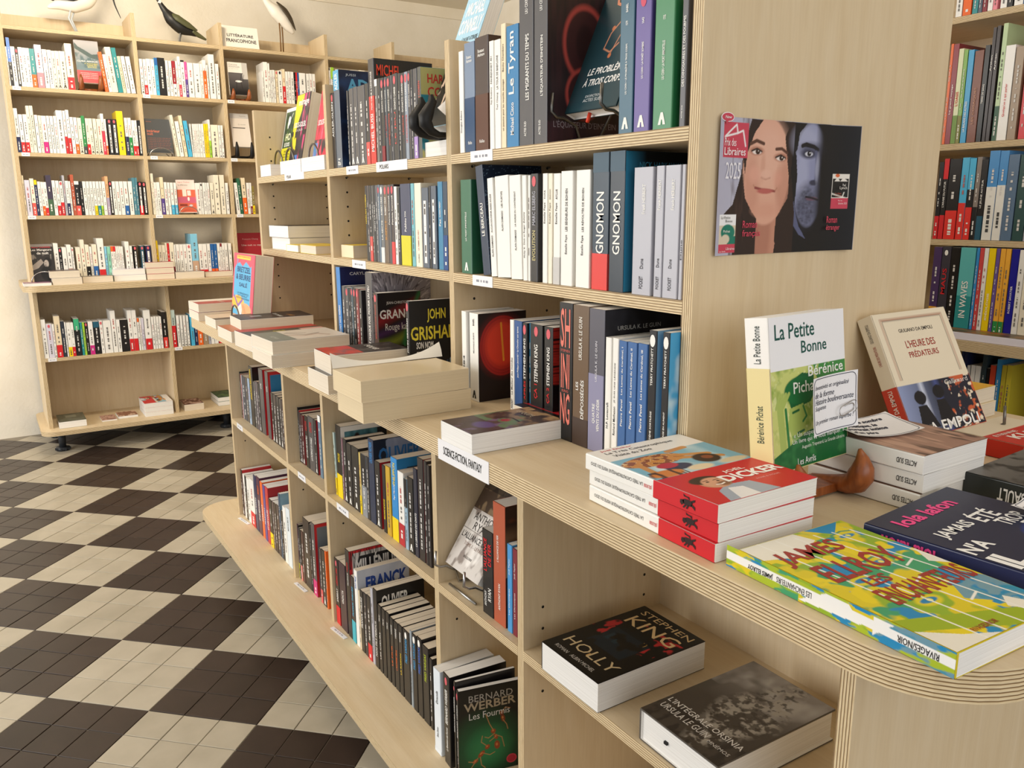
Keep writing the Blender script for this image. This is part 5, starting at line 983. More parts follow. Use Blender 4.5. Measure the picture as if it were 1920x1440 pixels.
# books lying on the wall bookcase
WG = 'books lying on the wall bookcase counter'
def wl(label, x0, x1, y, z, D, T_, col, pages='c', art=None, group=WG, orient='N', side=None):
    # page edge towards the room: spine at the back
    return lie(label, x0+.002, y, z, x1-x0-.004, D, T_, 'A', 0, col, side=side, art=art, pages=pages, group=group, kind='novel', near=True)
wl('slim mauve covered book at the far left end of the wall counter', .168, .296, 4.81, FCT, .11, .014, 'w', 'w', blotch('#8d6a80', '#b58aa0'))
wl('second slim book under the mauve one would read pale, left of the grey pair', .298, .438, 4.815, FCT, .13, .034, 'w')
wl('dark covered cream paged book on top of another, left end of wall counter', .29, .43, 4.822, FCT+.0346, .12, .036, '#5a4a48', 'c', blotch('#5a4c4a', '#7a6a66'))
wl('white paged book with grey cover, third pile on the wall counter', .44, .588, 4.85, FCT, .12, .034, '#8a847c', 'c', blotch('#8d867c', '#a9a298'))
wl('pale lilac covered book, lower of two, fourth pile on the wall counter', .593, .755, 4.87, FCT, .11, .032, 'la', 'w'); wl('pale lilac covered book, upper of two, fourth pile on the wall counter', .59, .753, 4.872, FCT+.0326, .11, .03, 'la', 'w')
for k, nm in enumerate(('lowest', 'middle', 'top')): wl(f'cream paged book with pink spine, {nm} of three on the wall counter', .757, .903, 4.87+.003*k, FCT+.0316*k, .11, .031, '#c9586a', 'c', blotch('#7a4a50', '#b0606a') if k == 2 else None)
wl('cream paged book with dark cover, next to the pile of three', .905, 1.06, 4.86, FCT, .12, .036, 'w', 'c', blotch('#4a3a38', '#c9b8a8'))
wl('cream paged book with red cover beside the island, wall counter', 1.066, 1.22, 4.88, FCT, .11, .03, '#a83a34', 'c', blotch('#a83a34', '#c06050'))
BG = 'books lying on the wall bookcase plinth'
wl('grey green covered book alone at the left end of the wall plinth', .25, .385, 4.86, FPL, .19, .036, '#5a5c4c', 'w', blotch('#5d5f50', '#6d6f60', rects=((.2, .3, .5, .7, '#8a8c7c'),)), BG)
wl('thin brown picture book tilted beside another, wall plinth', .46, .54, 4.9, FPL, .13, .006, 'w', 'w', blotch('#c9a090', '#8a5a4a'), BG)
wl('thin brown picture book right of its twin, wall plinth', .545, .65, 4.92, FPL, .12, .012, 'w', 'w', blotch('#8a5a44', '#d8b8a0', seed=5), BG)
for k, nm in enumerate(('lowest', 'middle', 'top')): wl(f'zoo novel, {nm} of three piled on the wall plinth', .68, .833, 4.88, FPL+.0256*k, .2, .025, 'w', 'w', (lambda w, h: art_zoo(w, h)) if k == 2 else None, BG, side='r')
wl('cream paged book with curled brown cover behind the divider, wall plinth', .893, 1.005, 4.9, FPL, .16, .036, 'w', 'c', blotch('#6a4438', '#c9a898'), BG)
for k, nm in enumerate(('lower', 'upper')): wl(f'dark green covered white paged book, {nm} of two, wall plinth', 1.09, 1.2, 4.92, FPL+.0256*k, .2, .025, 'dg', 'w', blotch('#2d4a38', '#5a7a4a') if k else None, BG)
for k, (x, y, LX, LY, lab, c1) in enumerate(((2.405, 1.10, .085, .3, 'large landscape album lying on the comics counter', '#7a6a3a'), (2.405, .72, .085, .34, 'large pale album lying beside the landscape album', '#c9c4b8'))):
    lie(lab, x, y, ZK, LX, LY-.01, .022, 'S', 0, '#e6e2ec', pages='w', art=blotch(c1, '#b0622f' if k == 0 else '#6a6a58', '#3a3020' if k == 0 else '#e8e4da'), group='albums lying on the comics counter', kind='hardback', hard=True)

# ------------------------------------------------------------------ books shown face out, with their stands
def face_out(label, bl, u, n, W, h, t, tilt, cover='w', side=None, art=None, texts=(), items=(), pages='w', group='books shown face out', kind='paperback', back=None, hard=False):
    """bl: lower left corner of the front cover, u: to the right along the cover, n: level direction the cover faces; leans back by tilt degrees"""
    a = math.radians(tilt); u, n, bl = (np.array(q, float) for q in (u, n, bl)); up = np.array((0, 0, 1.0))
    N = n*math.cos(a)+up*math.sin(a); V = up*math.cos(a)-n*math.sin(a)
    if callable(art): art = art(W*.992, h*.992)
    return book(kind, label, group, frame(bl-N*t/2, N, u, V), t, W, h, cover, items, side=side or cover, art=art, texts=texts, pages=pages, back=back, hard=hard)
MX, MY = np.array((-1.0, 0, 0)), np.array((0, -1.0, 0))        # facing the aisle / facing the photographer
UX, UY = np.array((0, -1.0, 0)), np.array((1.0, 0, 0))         # to the right when looking at such a face
def stand(name, label, o, u, n, parts, mat, group=None):
    t = thing(name, label, 'book stand', frame(o, u, -np.array(n), (0, 0, 1)), group)          # local: x right, y away from the viewer, z up
    for nm, mb in parts: mb.build(nm, t)
    return t
def arch_wire(w_, z=.05, r=.0022, mat=None, back=.09):
    m = mat or STEEL_D; a = MB(); p = [(w_/2*math.cos(q), -.012, r+z*math.sin(q)) for q in np.linspace(math.pi, 0, 15)]; a.tube(p, r, m, 8)
    b = MB()
    for s in (-1, 1): b.tube([(s*w_/2, -.012, r), (s*w_/2, back, r)], r, m, 8)
    b.tube([(-w_/2, back, r), (0, back+.008, r+.06), (w_/2, back, r)], r, m, 8)
    return [('front_arch', a), ('back_support', b)]
def hook_wire(w_, h_, tilt, r=.0022, mat=None, lift=.02, th=.026):
    m = mat or STEEL; t = math.tan(math.radians(tilt)); a, b = MB(), MB(); dr, dc = th*math.sin(math.radians(tilt)), th*math.cos(math.radians(tilt))
    for s in (-1, 1):
        a2 = a if s < 0 else b
        a2.tube([(s*w_/2, -.022, lift+.03), (s*w_/2, -.024, lift+.002), (s*w_/2, -.014, lift-.003-r), (s*w_/2, 0, lift-.004-r), (s*w_/2, dc, lift-.004-r-dr), (s*w_/2*.9, dc+.004, r), (s*w_/2*.9, .06, r)], r, m, 8)
    c = MB(); c.tube([(-w_/2*.9, .004, r), (w_/2*.9, .004, r)], r, m, 8); c.tube([(-w_/2*.9, .06, r), (w_/2*.9, .06, r)], r, m, 8)
    d = MB(); d.tube([(-w_*.3, .05, r), (0, .062+h_*t*.62, lift+h_*.6), (w_*.3, .05, r)], r, m, 8)
    return [('hook', a), ('hook', b), ('base_wire', c), ('back_support', d)]
def wood_prongs(w_, mat, h_=.05):
    out = []
    for s in (-1, 1):
        mb = MB(); x = s*w_/2*.8
        path = [(x, .10, .012), (x, .04, .009), (x, -.005, .010), (x, -.024, .018), (x, -.030, h_*.75), (x, -.026, h_)]
        mb.tube(path, [.008, .010, .012, .013, .009, .004], mat, 10, 1.0); out.append(('prong', mb))
    mb = MB(); mb.tube([(-w_/2*.8, .045, .010), (w_/2*.8, .045, .010)], .007, mat, 8); out.append(('cross_bar', mb)); return out

# near end of the counter: the novel on the wooden stand
def art_petite(w, h):
    a = Art(w, h, 190, '#c8cf7a'); a.rect(0, .66, 1, 1, '#f0f0f4'); lo = (a.V < .66).astype(float)
    a.cloud(10, 14, '#8fa84c', .45, .7, 3, mask=lo); a.cloud(22, 30, '#dfe2a8', .6, .75, 6, mask=lo, a=.6)
    a.poly([(.2, .48), (.26, .58), (.4, .62), (.55, .6), (.58, .5), (.5, .42), (.36, .4), (.24, .4)], '#155f34'); a.ell(.36, .51, .2, .09, '#1a6b3a', .1)
    a.poly([(.22, .4), (.4, .42), (.45, .34), (.4, .29), (.44, .24), (.36, .2), (.24, .2), (.2, .3)], '#a9bb62'); a.line([(.4, .4), (.44, .33), (.39, .3)], .02, '#2a7a40'); a.line([(.26, .37), (.34, .38)], .02, '#155f34'); a.line([(.32, .23), (.4, .24)], .02, '#155f34')
    for k in range(4): a.line([(.05+.03*k, .42), (.1+.04*k, .5)], .03, '#a9bb62')
    a.line([(.1, .4), (.13, .1)], .08, '#a9bb62'); a.line([(.17, .4), (.2, .12)], .03, '#2a7a40')
    a.poly([(0, 0), (0, .1), (.25, .17), (.45, .23), (1, .24), (1, 0)], '#12602f'); a.cloud(9, 9, '#3a8a48', .52, .7, 8, mask=(a.V < .22).astype(float), a=.6)
    a.poly([(.55, .66), (.6, .56), (.9, .5), (1, .52), (1, .66)], '#3f8a44'); a.cloud(12, 12, '#c8cf7a', .55, .7, 10, mask=((a.V > .5)*(a.V < .66)*(a.U > .55)).astype(float)); return a
pY = .61
pb = on_y(1452, 892, pY); pr_ = on_y(1600, 888, pY); pt_ = on_y(1450, 603, pY)
face_out('green and white novel standing on the reddish wooden stand below the poster', (pb[0], pY, pb[2]), (.99, .06, 0), (.06, -.99, 0), pr_[0]-pb[0], (pt_[2]-pb[2])*1.01, .034, 7, 'w', 'w', art_petite, pages='w', group=None,
    items=[('band', '#e6d79a', 0.0, .68), ('text', 'La Petite Bonne', '#2a3a34', .71, .95, .3, 0.0, .004), ('text', 'Bérénice Pichat', '#1f3a2a', .2, .44, .3, 0.0, .004)],
    texts=[('La Petite', '#17534a', .07, .85, .58, .95, .008), ('Bonne', '#17534a', .4, .745, .74, .825, .008), ('Bérénice', '#f2f2ee', .48, .585, .96, .655, .012), ('Pichat', '#f2f2ee', .28, .49, .6, .565, .012), ('« Un suspense extraordinaire.', '#f2f2ee', .26, .195, .95, .235, .0), ('Un livre qui va vous marquer. »', '#f2f2ee', .24, .155, .95, .192, .0), ('Augustin Trapenard, La Grande Librairie', '#e8efe0', .36, .115, .95, .145, 0), ('Les Avrils', '#f2f2ee', .3, .02, .54, .065, 0)])
c0 = on_y(1520, 820, pY-.012); c1 = on_y(1600, 816, pY-.012); c2 = on_y(1527, 712, pY-.012)
nt_ = note('note_card', 'white handwritten card clipped onto the green and white novel', ((c1-c0)[0]*1.03, (c2-c0)[2]*1.0), frame((c0[0], pY-.011, c0[2]), (.99, .02, .03), (-.02, .13, .99), (0.0, -.99, .13)), ['Inventivité et originalité', 'de la forme', 'Histoire bouleversante', 'Suspense', '', 'Un premier roman superbe !'], 2)
paper_clip(nt_, ((c1-c0)[0]*.62, .022, .006), (1, .12, 0), (0, 1, 0), .034)
ws = []
mb = MB(); fx = on_y(1588, 905, .60)
for nm, x0 in (('prong', pr_[0]-.016), ('prong', pb[0]+.02)):
    m2 = MB(); m2.tube([(x0, .66, ZCT+.009), (x0, .64, ZCT+.010), (x0, .622, ZCT+.012), (x0, .606, ZCT+.0145), (x0, .594, ZCT+.021), (x0-.001, .588, ZCT+.031), (x0-.001, .5865, ZCT+.042), (x0, .589, ZCT+.053), (x0+.001, .594, ZCT+.064)], [.005, .008, .0105, .013, .0155, .0165, .0135, .008, .002], WOOD_RED, 14); ws.append((nm, m2))
m2 = MB(); m2.box(pb[0]+.02, pr_[0]-.02, .616, .66, ZCT+.003, ZCT+.014, WOOD_RED); ws.append(('cross_bar', m2))
t = thing('wooden_book_stand', 'reddish stained wooden book stand under the green and white novel', 'book stand', Matrix.Translation((pb[0], pY, ZCT)))
for nm, m2 in ws:
    o = m2.build(nm, t); o.matrix_parent_inverse = t.matrix_world.inverted()

def art_empoli(w, h):
    a = Art(w, h, 150, '#e6dac2')
    for d in (.07, .085, .1): a.line([(d, .46), (d, 1-d*.62), (1-d, 1-d*.62), (1-d, .46)], .006, '#a8705a' if d < .09 else '#6a5a50')
    b = (a.V < .42).astype(float); a.rect(0, 0, 1, .42, '#1d2233'); a.mix(b*np.clip((.5-a.U)/.5, 0, 1), '#8f9cc4'); a.mix(b*np.clip(1-abs(a.U-.5)/.06, 0, 1), '#46538c'); a.mix(b*np.clip(1-abs(a.U-.3)/.05, 0, 1), '#c9d0e4')
    a.cloud(14, 20, '#c9603a', .6, .68, 4, mask=b*(a.U > .6)); a.cloud(20, 26, '#e8d8c0', .66, .7, 6, mask=b*(a.U > .62))
    for u, v in ((.24, .3), (.5, .32)): a.ell(u, v, .075, .055, '#14161f', .05); a.poly([(u-.1, .05), (u-.06, v-.06), (u+.05, v-.06), (u+.14, .05)], '#14161f')
    return a
eY = .648
e0 = on_y(1716, 829, eY); e1 = on_y(1846, 821, eY)
hh = .195
face_out('cream novel with photographic dust band leaning on a wire stand', (e0[0], eY, max(e0[2], ZCT+.0275)), (1, 0, 0), (0, -1, 0), e1[0]-e0[0], hh, .026, 27, '#e6dac2', None, art_empoli, pages='c', group=None, items=[('band', '#c4402e', 0.0, .42), ('text', 'GIULIANO DA EMPOLI', '#f0e8dc', .04, .4, .3, 0, .01), ('text', "L'HEURE DES PRÉDATEURS", '#a03028', .6, .76, .24, 0, .004), ('text', 'GIULIANO DA EMPOLI', '#3a3432', .79, .94, .22, 0, .0)],
    texts=[('GIULIANO DA EMPOLI', '#3a3432', .27, .83, .73, .86, .004), ("L'HEURE DES", '#a03028', .3, .7, .7, .76, .006), ('PRÉDATEURS', '#a03028', .3, .62, .7, .68, .006), ('Gallimard', '#d8d4d0', .62, .36, .95, .4, 0), ('DA EMPOLI', '#f0eeea', .12, .015, .92, .1, .02)])
stand('wire_book_stand', 'thin steel wire stand holding the cream novel with photographic band', (e0[0]+(e1-e0)[0]/2, eY-.001, ZCT+.0006), UY, MY, hook_wire((e1-e0)[0]*1.04, .12, 27, .0024, STEEL_D, .0265), None)
tag(MB().box(1.36, 1.42, .93, .9315, ZCT+.0006, ZCT+.15, flat('#ecebf0')).build('display_card'), 'blank white card standing behind the cream novel with photographic band', 'card')

# upper science fiction shelf: slanted dark teal novel on a bent wire stand
tX = .803; b0 = on_x(1057, 214, tX); b1 = on_x(1162, 196, tX)
def art_trois(w, h): a = Art(w, h, 130, '#1f3d46'); a.line([(.62, .78), (.4, .62), (.36, .5), (.5, .46), (.62, .52)], .02, '#c98a6a'); a.line([(.75, .82), (.62, .62), (.52, .44)], .016, '#c98a6a'); a.ell(.42, .66, .03, .02, '#c9774f', .2); a.ell(.52, .43, .03, .02, '#c9774f', .2); return a
r = face_out('dark teal hardback leaning on a bent wire stand, upper science fiction shelf', (tX, b0[1], max(b0[2], Z1+.026)), UX, MX, .128, .205, .022, 24, '#1f3d46', None, art_trois, pages='w', group=None, hard=True, kind='hardback',
    texts=[('CIXIN', '#d98a6a', .3, .84, .9, .96, .03), ('LE PROBLÈME', '#eeece8', .22, .29, .92, .36, .02, .2), ('À TROIS CORPS', '#eeece8', .2, .2, .92, .27, .02, .2), ('EXOFICTIONS', '#c9cfd0', .34, .105, .66, .125, 0), ('ACTES SUD', '#c9cfd0', .32, .07, .66, .095, 0)])
mb = MB(); mb.tube([(-.002, .05, .004), (-.002, .052, -.012)], .003, flat('#e0452a'), 8); mb.build('ribbon_marker', r)
stand('wire_book_stand', 'grey bent wire stand under the dark teal hardback', (tX-.002, b0[1]-.064, Z1+.0006), UX, MX, hook_wire(.122, .15, 24, .0028, STEEL_D, max(b0[2]-Z1, .026)-.0006, .026), None)

# base shelf of the second narrow bay: fantasy novel on a chrome stand
rX = .712; b0 = on_x(834, 1052, rX)
def art_paria(w, h):
    a = Art(w, h, 130, '#d4cdc6'); a.rect(0, .62, 1, 1, '#4a3a2e'); a.cloud(8, 8, '#8a7458', .5, .65, 3, mask=(a.V > .62).astype(float)); a.rect(0, .84, 1, 1, '#231c18', .8); a.cloud(9, 7, '#8d8078', .55, .7, 6, mask=(a.V < .62).astype(float)); a.cloud(5, 5, '#efeae4', .5, .7, 9, mask=(a.V < .6).astype(float)); a.line([(.0, .4), (1, .4)], .008, '#4a4038'); return a
bz = max(b0[2], ZS+.03)
face_out('pale parchment fantasy novel leaning far back on a chrome wire stand', (rX, b0[1]-.002, bz), UX, MX, .128, .2, .026, 34, '#d4cdc6', None, art_paria, pages='w', group=None, texts=[('ANTHONY', '#3a332e', .14, .51, .86, .59, .0), ('RYAN', '#3a332e', .24, .415, .7, .495, .0), ("L'ALLIANCE DE FER", '#2f2925', .06, .31, .96, .375, .006), ('TOME 1 - LE PARIA', '#8a6a58', .22, .25, .8, .285, 0), ('BRAGELONNE', '#4a403a', .36, .14, .6, .165, 0)])
stand('wire_book_stand', 'chrome wire stand under the pale parchment fantasy novel', (rX-.002, b0[1]-.066, ZS+.0006), UX, MX, hook_wire(.115, .12, 34, .0026, STEEL, bz-ZS-.0006), None)

# upper crime shelf: thriller tilted on a black stand
kX = .776; k0 = on_x(792, 262, kX)
def art_connelly(w, h):
    a = Art(w, h, 130, '#a6cfe4'); a.rect(0, 0, 1, .58, '#2a2522'); a.cloud(14, 14, '#c9b09a', .52, .62, 5, mask=(a.V < .58).astype(float)); a.cloud(16, 16, '#141211', .52, .6, 9, mask=(a.V < .5).astype(float)); a.rect(0, 0, 1, .16, '#171514'); a.poly([(.2, .14), (.75, .06), (.7, .22)], '#cfcac4'); return a
face_out('pale blue thriller with a dark street scene leaning behind the divider', (kX, 1.516, Z1+.0565), UX, MX, .096, .285, .028, 22, '#a6cfe4', None, art_connelly, pages='w', group=None, texts=[('UNE ENQUÊTE DE RENÉE BALLARD', '#2a4a5c', .12, .94, .82, .96, .0), ('MICHAEL', '#f4f6f6', .14, .8, .86, .9, .025), ('CONNELLY', '#f4f6f6', .06, .67, .94, .78, .025), ('À QUI SAIT ATTENDRE', '#1e2a30', .3, .6, .95, .645, .01)])
m2, m3 = MB(), MB()
for mbx, y in ((m2, .022), (m3, -.02)):
    mbx.tube([(y, .10, .006), (y, .03, .006), (y, -.014, .0065), (y, -.03, .012), (y, -.042, .026), (y, -.042, .038), (y, -.034, .052), (y, -.026, .066), (y, -.03, .078)], [.005, .006, .006, .0085, .013, .014, .011, .009, .004], BLACK, 10)
stand('black_book_stand', 'black curved wooden stand holding the pale blue thriller', (kX-.004, 1.452, Z1+.0302), UX, MX, [('prong', m2), ('prong', m3)], None)

# small bay, top shelf: three comics-sized thrillers in arched wire stands
def art_ho(w, h):
    a = Art(w, h, 90, '#2f4a34'); a.cloud(10, 14, '#56783a', .5, .65, 3); a.cloud(12, 14, '#1c3040', .55, .7, 7); a.rect(0, 0, 1, .3, '#e8e02a'); a.rect(0, .94, 1, 1, '#eef2f2'); a.rect(0, .3, .05, 1, '#eef2f2'); a.ell(.45, .78, .12, .08, '#f0f0ee', .1); a.ell(.38, .72, .07, .08, '#f0f0ee', .1); a.line([(.55, .8), (.75, .9)], .03, '#f0f0ee'); return a
def art_mirage(w, h):
    a = Art(w, h, 90, '#35323a'); a.poly([(0, 1), (0, .4), (.15, .2), (.3, .55), (.5, .75), (.55, 1)], '#e8d62f'); a.ell(.3, .25, .12, .1, '#e8d62f', .1); a.cloud(8, 3, '#d8447a', .55, .65, 4, mask=(a.U > .45).astype(float)); a.cloud(6, 6, '#26232a', .55, .6, 8, mask=(a.V < .45).astype(float)); a.rect(.4, .02, .6, .08, '#4a7ac0'); return a
def art_soleil(w, h): a = Art(w, h, 80, '#d8344e'); a.cloud(12, 3, '#b0283f', .5, .6, 3); a.cloud(12, 4, '#e05a78', .58, .7, 7); a.cloud(8, 4, '#35303a', .5, .6, 9, mask=(a.V < .3).astype(float)); a.rect(0, .0, .25, .25, '#3a86c8', .8); return a
sX = .832
for k, (pxl, pyb, W_, h_, t_, art_, lab, txt) in enumerate(((503, 294, .094, .178, .03, art_ho, 'green and yellow thriller face out, left of the black and yellow one', [('HO', '#efeec0', .28, .43, .8, .56, .03), ('LE DOS', '#f0f0ea', .24, .33, .78, .4, .03), ('UN DOSSIER', '#3a3a20', .3, .23, .9, .265, 0), ('UN MYSTÈRE', '#3a3a20', .26, .18, .9, .215, 0), ('UNE NOUVELLE', '#3a3a20', .22, .13, .9, .165, 0), ("POUR L'INSTANT", '#3a3a20', .16, .08, .9, .115, 0)]),
        (530, 290, .12, .2, .075, art_mirage, 'black and yellow thriller face out, several copies deep, in an arched stand', [('mirage', '#f2eeea', .2, .8, .95, .92, .02), ('SOUS-SOLEIL', '#f2eeea', .08, .5, .95, .58, .02), ('LA SAGA', '#d8d4d0', .25, .44, .75, .475, 0)]),
        (584, 287, .12, .2, .03, art_soleil, 'red thriller face out beside the upright, in an arched stand', [('mirage', '#f2eeea', .2, .8, .95, .92, .02), ('SOUS-SOLEIL', '#f2eeea', .08, .5, .95, .58, .02)]))):
    q = on_x(pxl, pyb, sX); q[1] = min(q[1], (2.652, 2.556, 2.42)[k]); z0 = Z1+.029+t_*math.sin(math.radians(12))
    face_out(lab, (sX, q[1], z0), UX, MX, W_, h_, t_, 12, '#35323a' if k else '#2f4a34', None, art_, pages='c', texts=txt, group='thrillers face out in the small bay')
    stand('wire_book_stand', ['steel arched stand under the green and yellow thriller', 'steel arched stand under the black and yellow thriller', 'steel arched stand under the red thriller by the upright'][k], (sX-.004, q[1]-W_/2, Z1+.0215), UX, MX, arch_wire(.085, .055, .0028, STEEL_D, .13 if t_ > .05 else .085), None)
def riser(label, x0, x1, y0, y1, z, h_):
    mb = MB(); mb.box(x0, x1, y0, y1, z+.0006, z+h_, flat('#e9dfc8', .6)); return tag(mb.build('display_riser'), label, 'riser')
riser('pale wooden riser block under the three face out thrillers', .826, 1.0, 2.06, 2.65, Z1, .0208)

# island counter: the thick seaside comedy in its wire stand
def art_bretzel(w, h):
    a = Art(w, h, 110, '#4fb0dc'); a.rect(0, .9, 1, 1, '#d8506a'); a.poly([(0, .9), (0, .7), (.15, .82), (.3, .86), (.45, .8), (.6, .88), (.8, .8), (1, .88), (1, .9)], '#d8506a'); a.rect(.86, 0, 1, 1, '#d8506a'); a.rect(0, .0, .06, .9, '#d8506a'); a.ell(.3, .2, .3, .12, '#eebd3a', .1); a.ell(.65, .12, .28, .1, '#e8a878', .1); a.ell(.4, .1, .1, .1, '#f0ece4', .2); a.line([(.1, .3), (.3, .15), (.5, .26)], .04, '#8a5aa8'); a.line([(.2, .92), (.12, .6)], .03, '#4f9ad0'); a.rect(.15, .92, .8, .97, '#ead24a'); return a
bX = .655; b0 = on_x(434, 582, bX); b1 = on_x(472, 590, bX)
face_out('thick pink and blue seaside comedy face out in an arched wire stand', (bX, b0[1], ZCT+.0425), UX, MX, max(.1, b0[1]-b1[1]), .19, .055, 7, '#d8506a', None, art_bretzel, pages='c', group=None, texts=[('BRETZEL', '#2a4a7a', .2, .7, .82, .79, .02), ('& BEURRE', '#2a4a7a', .16, .58, .84, .67, .02), ('SALÉ', '#2a4a7a', .32, .47, .7, .55, .02), ('MARGOT ET JEAN LE MOAL', '#d8506a', .18, .93, .78, .96, 0), ('LA VENGEANCE', '#2a4a7a', .25, .35, .78, .38, 0), ('EST UN PLAT', '#2a4a7a', .28, .31, .74, .34, 0), ('QUI SE MANGE FROID', '#2a4a7a', .2, .27, .82, .3, 0)])
stand('wire_book_stand', 'dark steel arched stand under the thick seaside comedy', (bX-.006, (b0[1]+b1[1])/2, ZCT+.0294), UX, MX, arch_wire(.09, .045, .0025, STEEL_D, .085), None)

# wall bookcase displays
def wall_face(label, bl, br, ty, Yp, tilt, cover, art_, texts=(), t_=.02, pages='w', side=None, kind='novel'):
    a0, a1 = on_y(*bl, Yp), on_y(*br, Yp); h_ = solve_px(np.array((a0[0], Yp, a0[2])), (0, math.sin(math.radians(tilt)), math.cos(math.radians(tilt))), py=ty)
    face_out(label, (a0[0], Yp, a0[2]), UY, MY, a1[0]-a0[0], h_, t_, tilt, cover, side, art_, texts, pages=pages, group='novels shown face out on the wall bookcase', kind=kind); return a0, a1
def ridge(w, h): a = Art(w, h, 70, '#9aa6ae'); a.grad('#54707a', '#b0aeb0', 'v', .4, .95); a.poly([(0, .95), (.15, .85), (.4, .78), (.7, .68), (1, .7), (1, .55), (.6, .6), (.3, .7), (0, .8)], '#2f4a4a'); a.cloud(6, 5, '#3a5a62', .5, .65, 3, mask=((a.V > .35)*(a.V < .7)).astype(float)); a.rect(0, .0, 1, .29, '#c62a34'); return a
def note_lines(c, n=6, u0=.08, u1=.92, v0=.1, dv=.045): return [('■'*14, c, u0+.02*(k % 3), v0+dv*k, u1-.03*((k*2) % 3), v0+dv*k+dv*.35, 0) for k in range(n)]
a0, a1 = wall_face('novel with misty ridge cover and red band on a wooden stand, wall bookcase', (147, 154), (192, 158), 74, 4.905, 8, '#e9e4dc', ridge, [('CLARA ARNAUD', '#f0efec', .06, .49, .92, .53, .01), ('ET VOUS PASSEREZ', '#e8d84a', .36, .44, .9, .47, 0), ('COMME DES', '#e8d84a', .44, .4, .86, .43, 0), ('VENTS FOUS', '#e8d84a', .46, .36, .84, .39, 0)]+[('UN ROMAN PUISSANT', '#f0e4e0', .14, .22-.04*k, .86, .24-.04*k, 0) for k in range(4)])
stand('wooden_book_stand', 'small reddish wooden stand under the novel with misty ridge cover', ((a0[0]+a1[0])/2, 4.905, FZ[1]+.0006), UY, MY, wood_prongs(a1[0]-a0[0], WOOD_RED, .075), None)
a0, a1 = wall_face('charcoal novel with coral lettering in an arched stand, wall bookcase', (277, 286), (326, 287), 222, 4.91, 7, '#4a4c4e', lambda w, h: Art(w, h, 30, '#4c4e50'), [('intérieur', '#d9755a', .06, .6, .55, .68, .01), ('nuit', '#d9755a', .06, .52, .28, .59, .01), ('NICOLAS', '#c96a50', .06, .9, .26, .925, 0)]+[('en plein jour et des nuits sans fin', '#c96a50', .06, .42-.05*k, .94-.03*(k % 3), .445-.05*k, 0) for k in range(7)])
stand('wire_book_stand', 'thin arched wire stand under the charcoal novel', ((a0[0]+a1[0])/2, 4.903, FZ[2]+.0006), UY, MY, arch_wire(.12, .04, .0022, STEEL), None)
def coral(w, h): a = Art(w, h, 50, '#ead9d2'); a.rect(0, .02, 1, .7, '#d8664a'); a.rect(0, .3, 1, .48, '#c9607a'); a.rect(.3, .5, .5, .7, '#efe6d8'); a.rect(.55, .52, .75, .68, '#e9e2da'); a.ell(.6, .42, .06, .06, '#f0ece6', .1); a.rect(.1, .2, .5, .26, '#8a3a2c'); a.ell(.7, .22, .1, .03, '#c9ccd0', .2); return a
a0, a1 = wall_face('coral interior scene novel in an arched stand, wall bookcase third shelf', (336, 399), (370, 399), 337, 4.91, 6, '#ead9d2', coral, [('Ingrid Thobois', '#c9786a', .08, .9, .74, .95, 0), ('La différence', '#8a8078', .08, .82, .6, .87, 0)])
stand('wire_book_stand', 'thin arched wire stand under the coral novel', ((a0[0]+a1[0])/2, 4.903, FZ[3]+.0006), UY, MY, arch_wire(.1, .04, .0022, STEEL), None)
def chair(w, h): a = Art(w, h, 60, '#2c2828'); a.grad('#1c1919', '#6d6868', 'v', .1, .75); a.rect(0, .68, .72, 1, '#ece8e0'); a.rect(.72, .5, 1, 1, '#d8d4ce', .8); a.rect(0, .66, .75, .68, '#4a4646'); a.ell(.5, .42, .17, .03, '#efece8', .1); a.line([(.4, .42), (.36, .2)], .02, '#161414'); a.line([(.62, .42), (.66, .2)], .02, '#161414'); a.line([(.6, .44), (.66, .64)], .02, '#161414'); a.line([(.72, .44), (.8, .64)], .02, '#161414'); return a
a0, a1 = wall_face('black and white novel with an empty chair on a wooden stand, third bay', (432, 177), (468.5, 179), 115.5, 4.91, 8, '#e9e4dc', chair, [('CLAUDIE', '#8a8680', .06, .9, .5, .94, 0), ('HUNZINGER', '#8a8680', .06, .84, .62, .88, 0), ('UN CHIEN À MA TABLE', '#a8a49c', .06, .79, .55, .81, 0)])
stand('wooden_book_stand', 'small reddish wooden stand under the empty chair novel', ((a0[0]+a1[0])/2, 4.91, FZ[1]+.0006), UY, MY, wood_prongs(a1[0]-a0[0], WOOD_RED, .06), None)
a0, a1 = wall_face('pale cream novel leaning on a black stand, second shelf of third bay', (438, 275), (473, 277), 212, 4.93, 14, '#e6ddd4', lambda w, h: Art(w, h, 40, '#e6ddd4').rect(.1, .55, .75, .58, '#4a4644').rect(0, .85, 1, 1, '#c9c6c4'), [('Agathe', '#8a8680', .5, .9, .85, .94, 0), ('Ça raconte', '#8a8680', .4, .65, .8, .69, 0)])
stand('black_book_stand', 'black wooden stand under the pale cream novel, third bay', ((a0[0]+a1[0])/2, 4.925, FZ[2]+.0006), UY, MY, wood_prongs(a1[0]-a0[0], BLACK, .09), None)
wall_face('red novel standing face out half hidden by the island, third bay', (452, 522), (500, 522), 437, 5.0, 6, '#b02a36', lambda w, h: Art(w, h, 20, '#b02a36'), [('François Cheng', '#e0b8b8', .2, .84, .8, .88, 0), ('Une nuit au cap', '#f0e4e0', .15, .7, .9, .75, 0)])
